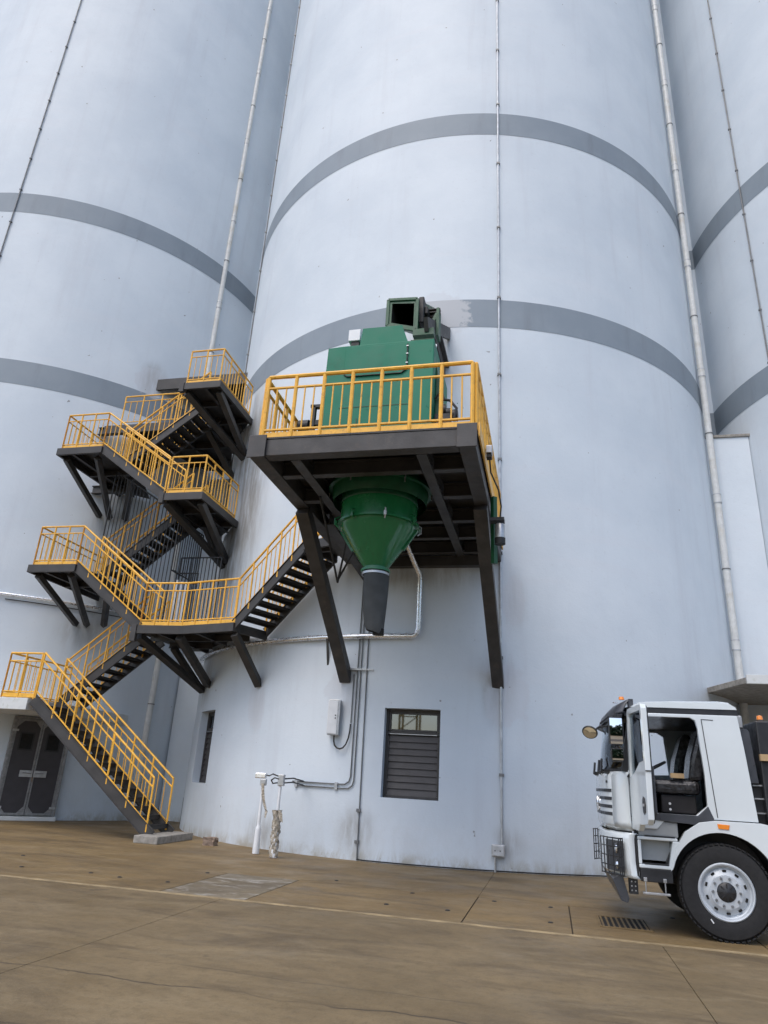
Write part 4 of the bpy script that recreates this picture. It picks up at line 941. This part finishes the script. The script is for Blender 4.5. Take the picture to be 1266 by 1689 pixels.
for x in (.955, 1.0):
    for z in (.46, .51, .56): MB().lathe([(0, -.004), (.010, -.004), (.010, 0)], (x, TY+.099, z), 'y', 6).build('bolt', M['galv'], tk)
# sill, steps
MB().prism([(1.10, 1.305), (1.22, 1.30), (1.98, 1.26), (1.985, 1.36), (1.93, 1.50), (1.80, 1.379), (1.12, 1.379)], TY-.012, TY+.08, 'xz').build('door_sill', M['dkgrey'], tk, bevel=.008)
MB().box(1.06, 1.55, TY+.02, TY+.20, 1.10, 1.29).build('step_riser', M['trucktrim'], tk, bevel=.02)
MB().box(1.05, 1.53, TY-.01, TY+.22, 1.06, 1.098).build('upper_step', M['truck'], tk, bevel=.01)
MB().box(1.14, 1.50, TY-.014, TY+.1, 1.100, 1.112).build('step_tread', M['blackpl'], tk)
MB().box(1.09, 1.45, TY+.13, TY+.17, .82, 1.055).build('step_well', M['trucktrim'], tk)
MB().box(1.05, 1.089, TY-.01, TY+.17, .78, 1.055).build('step_cheek', M['truck'], tk, bevel=.008)
MB().prism([(1.40, .76), (1.46, .76), (1.56, 1.059), (1.47, 1.059)], TY-.01, TY+.17, 'xz').build('step_cheek', M['truck'], tk, bevel=.008)
MB().box(1.05, 1.45, TY-.01, TY+.22, .735, .778).build('lower_step', M['truck'], tk, bevel=.01)
MB().box(1.12, 1.40, TY-.014, TY+.1, .779, .792).build('step_tread', M['blackpl'], tk)
MB().box(1.06, 1.44, TY+.0, TY+.12, .58, .734).build('step_skirt', M['blackpl'], tk, bevel=.01)
m = MB()
for x in (1.11, 1.34): m.box(x-.02, x+.02, TY-.03, TY-.002, .585, .63); m.tube([(x, TY-.02, .60), (x, TY-.02, .47)], .009, 6)
m.box(1.07, 1.39, TY-.05, TY+.01, .445, .47)
m.build('hanging_step', M['galv'], tk, bevel=.004)
MB().box(1.02, 1.046, TY+.0, TY+.1, .62, 1.20).build('shut_gap', M['blackpl'], tk)
# fender
def arcpts(cx, cz, r, a0, a1, n): return [(cx+r*math.cos(R_(a0+(a1-a0)*i/n)), cz+r*math.sin(R_(a0+(a1-a0)*i/n))) for i in range(n+1)]
wx, wz = 2.045, .548
inner = arcpts(wx, wz+.03, .62, 164, 12, 22)
outer = [(2.92, .70), (2.92, 1.10), (2.72, 1.30), (2.52, 1.335), (2.0, 1.335), (1.80, 1.30), (1.62, 1.18), (1.50, .98), (1.42, .72)]
MB().prism(inner+outer, TY-.02, TY+.06, 'xz').build('fender', M['truck'], tk, bevel=.012)
MB().prism(inner+arcpts(wx, wz+.03, .70, 12, 164, 22), TY+.061, TF-.061, 'xz').build('wheel_arch', M['blackpl'], tk)
MB().box(2.45, 2.95, TY-.006, TY+.05, 1.13, 1.21).build('fender_trim', M['blackpl'], tk) if 0 else None
MB().prism([(2.02, 1.245), (2.14, 1.24), (2.155, 1.295), (2.01, 1.30)], TY-.032, TY-.021, 'xz').build('side_marker', M['amber'], tk, bevel=.004)
# wheels
def wheel(cx, y0, s, detail=True):     # y0 outer face, s=+1 the wheel extends to +y
    wh = MB().lathe([(.40, s*.30), (.50, s*.31), (.535, s*.26), (.538, s*.06), (.50, s*.012), (.40, 0), (.335, s*.012), (.315, s*.04), (.31, s*.28), (.40, s*.30)], (cx, y0, wz-.01), 'y', 56).build('wheel', M['tyre'], tk, smooth=True, angle=35)
    if detail:
        m = MB()
        for i in range(52):
            a = R_(i*360/52); c, q = math.cos(a), math.sin(a)
            m.frame((cx+.530*c, y0+s*.07, wz-.01+.530*q), (.007*c, 0, .007*q), (0, .06, 0), (-.020*q, 0, .020*c))
            a += R_(3.4); c, q = math.cos(a), math.sin(a)
            m.frame((cx+.532*c, y0+s*.20, wz-.01+.532*q), (.007*c, 0, .007*q), (0, .06, 0), (-.020*q, 0, .020*c))
        m.build('tread_lugs', M['tyre'], wh, kind='stuff')
        MB().lathe([(.325, s*.02), (.31, s*.004), (.295, s*.01), (.285, s*.045), (.275, s*.05), (.262, s*.07), (.24, s*.05), (.20, s*.035), (.185, s*.02), (.10, s*.02), (.10, s*.10)], (cx, y0, wz-.01), 'y', 56).build('rim', M['rim'], wh, smooth=True, angle=30)
        for i in range(10):
            a = R_(18+36*i); c, q = math.cos(a), math.sin(a)
            MB().frame((cx+.232*c, y0+s*.041, wz-.01+.232*q), (.013*c, 0, .013*q), (0, .009, 0), (-.024*q, 0, .024*c)).build('hand_hole_shade', M['inside'], wh, bevel=.008)  # dark pads painted for the shade inside the rim holes
            a = R_(36*i); c, q = math.cos(a), math.sin(a)
            MB().lathe([(0, -s*.022), (.012, -s*.022), (.017, s*.0), (.017, s*.02)], (cx+.155*c, y0+s*.015, wz-.01+.155*q), 'y', 6).build('lug_nut', M['lug'], wh)
        MB().lathe([(0, -s*.015), (.05, -s*.01), (.075, s*.0), (.105, s*.012), (.118, s*.03), (.118, s*.06)], (cx, y0, wz-.01), 'y', 28).build('hub', M['blackpl'], wh, smooth=True)
        m = MB()
        for i in range(8):
            a = R_(45*i); c, q = math.cos(a), math.sin(a); m.frame((cx+.07*c, y0-s*.008, wz-.01+.07*q), (.025*c, 0, .025*q), (0, .006, 0), (-.006*q, 0, .006*c))
        m.build('hub_rib', M['rubber'], wh)
        MB().frame((cx-.20, y0-s*.003, .215), (.014, 0, -.022), (0, .003, 0), (.006, 0, .004)).build('chalk_mark', M['post_white'], wh)
    else: MB().lathe([(.32, s*.02), (.28, s*.05), (.2, s*.12), (.1, s*.12), (.1, s*.02), (0, s*.02)], (cx, y0, wz-.01), 'y', 32).build('rim', M['rim'], wh, smooth=True)
wheel(wx, TY+.0, 1); wheel(wx, TF-.02, -1, False)
for cx in (5.6, 6.9): wheel(cx, TY+.02, 1, False); wheel(cx, TF-.02, -1, False)
# chassis and what stands behind the cab
MB().beam((2.03, TY-.003, 1.37), (1.955, TY-.003, 2.56), .004, .010, up=(1, 0, 0)).build('shut_line', M['dkgrey'], tk)
MB().beam((1.955, TY-.003, 2.56), (2.10, TY-.003, 2.555), .004, .008).build('shut_line', M['dkgrey'], tk)
MB().box(2.63, 2.9, TY+.05, TY+.115, 2.08, 2.16).build('lashing_bracket', M['board'], tk)
MB().box(.98, 8.2, 10.95, 11.15, .62, .90).build('chassis_rail', M['blackpl'], tk); MB().box(.98, 8.2, 11.7, 11.9, .62, .90).build('chassis_rail', M['blackpl'], tk)
MB().box(1.95, 2.15, TY+.3, TF-.3, .45, .62).build('axle', M['blackpl'], tk)
MB().box(1.42, 2.70, TY+.50, TF-.50, .62, 1.25).build('wheel_well_blocker', M['blackpl'], tk)  # added black box that keeps the bright wall from showing through the wheel well
MB().box(1.25, 1.9, TY+.75, TF-.75, .5, 1.3).build('engine', M['blackpl'], tk, bevel=.05)
MB().prism([(2.47, 1.80), (2.60, 1.80), (2.56, 2.44), (2.53, 2.47), (2.44, 2.47)], TY+.15, TY+.75, 'xz').build('air_intake', M['dkgrey'], tk, bevel=.01)
MB().box(2.42, 2.56, TY+.42, TY+.9, 2.49, 2.67).build('intake_cap', M['trucktrim'], tk, bevel=.02)
MB().tube([(2.45, TY+.3, 2.48), (2.52, TY+.3, 2.48)], .025, 6).build('latch', M['rubber'], tk)
MB().box(2.53, 2.72, TY+.25, TF-.3, .95, 1.80).build('rack', M['blackpl'], tk, bevel=.02)
MB().box(2.64, 2.95, TY+.12, TF-.2, 1.35, 2.58).build('rack', M['blackpl'], tk, bevel=.02)
for z in (1.78, 1.62, 1.45): MB().tube([(2.53, TY+.2, z), (2.64, TY+.2, z)], .012, 6).build('hose', M['galv'], tk)
MB().lathe([(0, .06), (.035, .05), (.04, .0), (0, 0)], (2.72, TY+.2, 2.60), 'z', 12).build('rear_beacon', M['amber'], tk, smooth=True)
MB().box(3.05, 8.2, TY-.0, TF, 1.15, 2.55).build('load_box', M['truck'], tk, bevel=.02)
# visor and beacon
m = MB(); vp = [(1.10, 2.80), (1.0, 2.795), (.88, 2.74), (.78, 2.64), (.73, 2.52)]; vs = []
ysv = [TY+.03, TY+.12, TY+.5, (TY+TF)/2, TF-.5, TF-.12, TF-.03]; off = [.22, .12, .02, 0, .02, .12, .22]
for y, o_ in zip(ysv, off): vs += [(x+o_*min(1, (1.12-x)/.38)+.0, y, z) for x, z in vp]
m.add(vs, [(i*5+j, i*5+j+1, (i+1)*5+j+1, (i+1)*5+j) for i in range(6) for j in range(4)])
o = m.build('sun_visor', M['dkgrey'], tk, smooth=True, angle=60); s = o.modifiers.new('thick', 'SOLIDIFY'); s.thickness = .012
MB().box(1.06, 1.12, TY+.03, TY+.2, 2.62, 2.80).build('visor_bracket', M['dkgrey'], tk)
MB().lathe([(0, .045), (.03, .04), (.04, .0), (0, 0)], (.98, TY+.12, 2.795), 'z', 12).build('marker_lamp', M['amber'], tk, smooth=True)
MB().lathe([(0, .012), (.03, .01), (.04, .0), (0, 0)], (.90, TY+.16, 2.755), 'z', 12).build('marker_lamp', M['chrome'], tk, smooth=True)
# mirrors: two on an arm and a round one in front
def mirror(x0, x1, z0, z1, y, bev, tilt=.03):
    r = .035; P = [(x0+r, z0), (x1-r, z0), (x1, z0+r), (x1, z1-r), (x1-r, z1), (x0+r, z1), (x0, z1-r), (x0, z0+r)]
    h = MB().prism(P, y+.005, y+.08, 'xz').build('mirror', M['blackpl'], tk, bevel=.012)
    q = .018; P = [(x0+r, z0+q), (x1-r, z0+q), (x1-q, z0+r), (x1-q, z1-r), (x1-r, z1-q), (x0+r, z1-q), (x0+q, z1-r), (x0+q, z0+r)]
    m = MB(); n = 8; cx, cz = (x0+x1)/2, (z0+z1)/2; a, b = (x1-x0)/2-q, (z1-z0)/2-q
    vs = [(cx+a*(2*i/n-1), y+.006-.02+((a*(2*i/n-1))**2*.5+(b*(2*j/n-1))**2)*.45-.004*0, cz+b*(2*j/n-1)) for j in range(n+1) for i in range(n+1)]
    m.add(vs, [(j*(n+1)+i, j*(n+1)+i+1, (j+1)*(n+1)+i+1, (j+1)*(n+1)+i) for j in range(n) for i in range(n)])
    m.build('mirror_glass', M['mirror'], h, smooth=True, angle=180)
mirror(.755, .945, 2.17, 2.53, TY-.28, 0); mirror(.765, .935, 1.97, 2.14, TY-.28, 0)
MB().tube([(.86, TY-.22, 1.99), (.86, TY-.20, 2.58), (1.0, TY+.02, 2.62)], .016, 8).build('mirror_arm', M['blackpl'], tk, smooth=True)
MB().tube([(.84, TY-.2, 2.55), (.76, TY-.1, 2.42), (.66, TY+.1, 2.42), (.58, TY+.10, 2.36)], .012, 8).build('mirror_arm', M['blackpl'], tk, smooth=True)
MB().tube([(.68, TY+.08, 2.47), (.80, TY+.3, 2.58)], .012, 8).build('mirror_arm', M['blackpl'], tk, smooth=True)
m = MB().lathe([(0, .03), (.08, .02), (.105, .0), (.098, -.012), (0, -.012)], (0, 0, 0), 'z', 24)
Rm = Matrix.Rotation(R_(18), 3, 'Y') @ Matrix.Rotation(R_(-48), 3, 'X')
m.v = [tuple(Rm @ Vector(p)+Vector((.535, TY+.06, 2.345))) for p in m.v]
rm = m.build('mirror', M['blackpl'], tk, smooth=True)
m = MB().lathe([(0, -.014), (.088, -.013)], (0, 0, 0), 'z', 24); m.v = [tuple(Rm @ Vector(p)+Vector((.535, TY+.06, 2.345))) for p in m.v]
m.build('mirror_glass', M['mirror'], rm)
MB().tube([(.99, TY-.03, 1.83), (1.03, TY-.03, 1.80), (1.03, TY-.03, 1.70)], .035, 8).build('door_mirror_base', M['blackpl'], tk, smooth=True)
# open door, hinged at the front edge, standing out towards the viewer
dh = Vector((1.03, TY-.005, 0)); da = R_(83); dx = Vector((math.cos(da), -math.sin(da), 0)); dn = Vector((-math.sin(da), -math.cos(da), 0))
def dpt(u, z, n=0): return dh+dx*u+dn*n+Vector((0, 0, z))
def dprism(poly, n0, n1, holes=()):
    m = MB().prism(poly, n0, n1, 'xz', holes); m.v = [tuple(dpt(p[0], p[2], p[1])) for p in m.v]; return m
D = [(0, 1.17), (0, 1.86), (.10, 2.60), (.14, 2.645), (.84, 2.645), (.885, 2.59), (.89, 1.86), (.87, 1.32), (.80, 1.26), (.42, 1.24), (.34, 1.17)]
Dh = [(.09, 1.98), (.17, 2.54), (.20, 2.57), (.78, 2.57), (.81, 2.54), (.82, 1.98), (.60, 1.96), (.30, 1.84), (.09, 1.80)]
door = dprism(D, -.035, .035, [Dh]).build('open_door', M['truck'], tk, bevel=.01)
D2 = [(.01, 1.20), (.01, 1.85), (.11, 2.585), (.15, 2.625), (.83, 2.625), (.87, 2.58), (.875, 1.86), (.855, 1.34), (.79, 1.28), (.42, 1.26)]
dprism(D2, -.050, -.036, [Dh]).build('door_seal', M['blackpl'], door)
dprism([(.05, 1.30), (.05, 1.78), (.30, 1.80), (.58, 1.90), (.82, 1.92), (.83, 1.40), (.75, 1.33)], -.085, -.052).build('door_trim', M['dkgrey'], door, bevel=.01)
dprism([(p[0], p[1]) for p in Dh], -.004, .004).build('door_glass', M['carglass'], door)
dprism([(.66, 1.40), (.71, 1.37), (.77, 1.40), (.79, 1.48), (.77, 1.55), (.70, 1.57), (.66, 1.52)], .036, .044).build('handle_recess', M['blackpl'], door)
dprism([(.68, 1.46), (.77, 1.46), (.77, 1.49), (.68, 1.49)], .045, .055).build('handle', M['galv'], door, bevel=.003)
MB().frame(dpt(.895, 1.86), dn*.037, dx*.004, (0, 0, .006)).build('edge_strip', M['rubber'], door)
for z in (1.35, 1.75): MB().tube([dh+Vector((0, .01, z)), dh+Vector((0, .01, z+.08))], .02, 8).build('hinge', M['truck'], door)
# interior
def soft(name, x0, x1, y0, y1, z0, z1, mat, parent=tk, b=.05): return MB().box(x0, x1, y0, y1, z0, z1).build(name, mat, parent, bevel=b)
for y in (TY+.28, TF-.85):
    s_ = soft('seat', 1.32, 1.92, y, y+.55, 1.62, 1.80, M['film'], b=.06)
    MB().prism([(1.78, 1.78), (1.96, 1.80), (2.10, 2.42), (2.06, 2.50), (1.96, 2.46), (1.84, 2.10)], y+.03, y+.52, 'xz').build('backrest', M['film'], s_, bevel=.05)
    soft('seat_base', 1.42, 1.86, y+.06, y+.48, 1.38, 1.61, M['seat'], s_, .02)
MB().prism([(1.02, 1.40), (1.02, 1.80), (1.10, 1.98), (1.30, 1.86), (1.34, 1.72), (1.24, 1.62), (1.20, 1.40)], TY+.10, TF-.10, 'xz').build('dashboard', M['blackpl'], tk, bevel=.03)
m = MB().lathe([(.205, -.016), (.221, 0), (.205, .016), (.189, 0), (.205, -.016)], (0, 0, 0), 'z', 28)
Rm = Matrix.Rotation(R_(-28), 3, 'Y'); m.v = [tuple(Rm @ Vector(p)+Vector((1.36, TY+.56, 1.93))) for p in m.v]
swh = m.build('steering_wheel', M['blackpl'], tk, smooth=True)
MB().tube([(1.36, TY+.56, 1.93), (1.26, TY+.56, 1.74)], .035, 8).build('column', M['blackpl'], swh)
MB().box(1.38, 1.55, TY+.12, TY+.30, 1.98, 2.02).build('document', M['board'], tk) if 0 else MB().box(1.55, 1.72, TY+.24, TY+.27, 1.82, 1.88).build('carton', M['board'], tk)
for z in (1.43, 1.50): MB().lathe([(0, -.01), (.016, -.01), (.016, 0)], (1.52, TY+.30, z), 'y', 8).build('knob', M['post_white'], tk)

# what stands behind the viewer and shows only in the mirrors and the window glass: trees and a yellow lattice mast
rnd = random.Random(11); m = MB(); leaf = plain('far_foliage', (.035, .060, .022), .9, var=.5, nscale=.6)
for k in range(5200):
    x = rnd.uniform(-4, 60); y = -52+rnd.gauss(0, 3.5); top = 12+2.5*math.sin(x*.21)+1.5*math.sin(x*.77+1)
    z = -.2+top*rnd.random()**1.15; s = rnd.uniform(.6, 1.7)
    a, b = Vector((rnd.uniform(-1, 1), rnd.uniform(-1, 1), rnd.uniform(-1, 1))).normalized(), Vector((rnd.uniform(-1, 1), rnd.uniform(-1, 1), rnd.uniform(-1, 1))).normalized()
    c = Vector((x, y, z)); m.add([c+a*s, c+b*s, c-a*s*.8, c-b*s*.7], [(0, 1, 2, 3)])
o = m.build('distant_trees', leaf, fix=False, at=(0, -52, 0), kind='stuff')
o['label'] = 'green belt of far trees reflected in the truck mirror'; o['category'] = 'trees'
cn = thing('lattice_mast', (-15.2, -50, 0), 'yellow lattice crane mast mirrored in the pane above the louvres', 'crane')
m = MB(); cy = plain('crane_yellow', (.62, .40, .10), .5)
for x in (-16.2, -14.2):
    for y in (-51, -49): m.beam((x, y, 0), (x, y, 19), .22, .22)
m.build('mast_leg', cy, cn)
for k in range(12):
    z = .8+1.5*k; q = MB(); q.beam((-16.2, -49, z), (-14.2, -49, z), .12, .12); q.beam((-16.2, -49, z), (-14.2, -49, z+1.5), .10, .10); q.build('lattice_brace', cy, cn)
MB().beam((-14.2, -50, 13), (-9.5, -50, 4), .2, .2).build('stay', cy, cn)
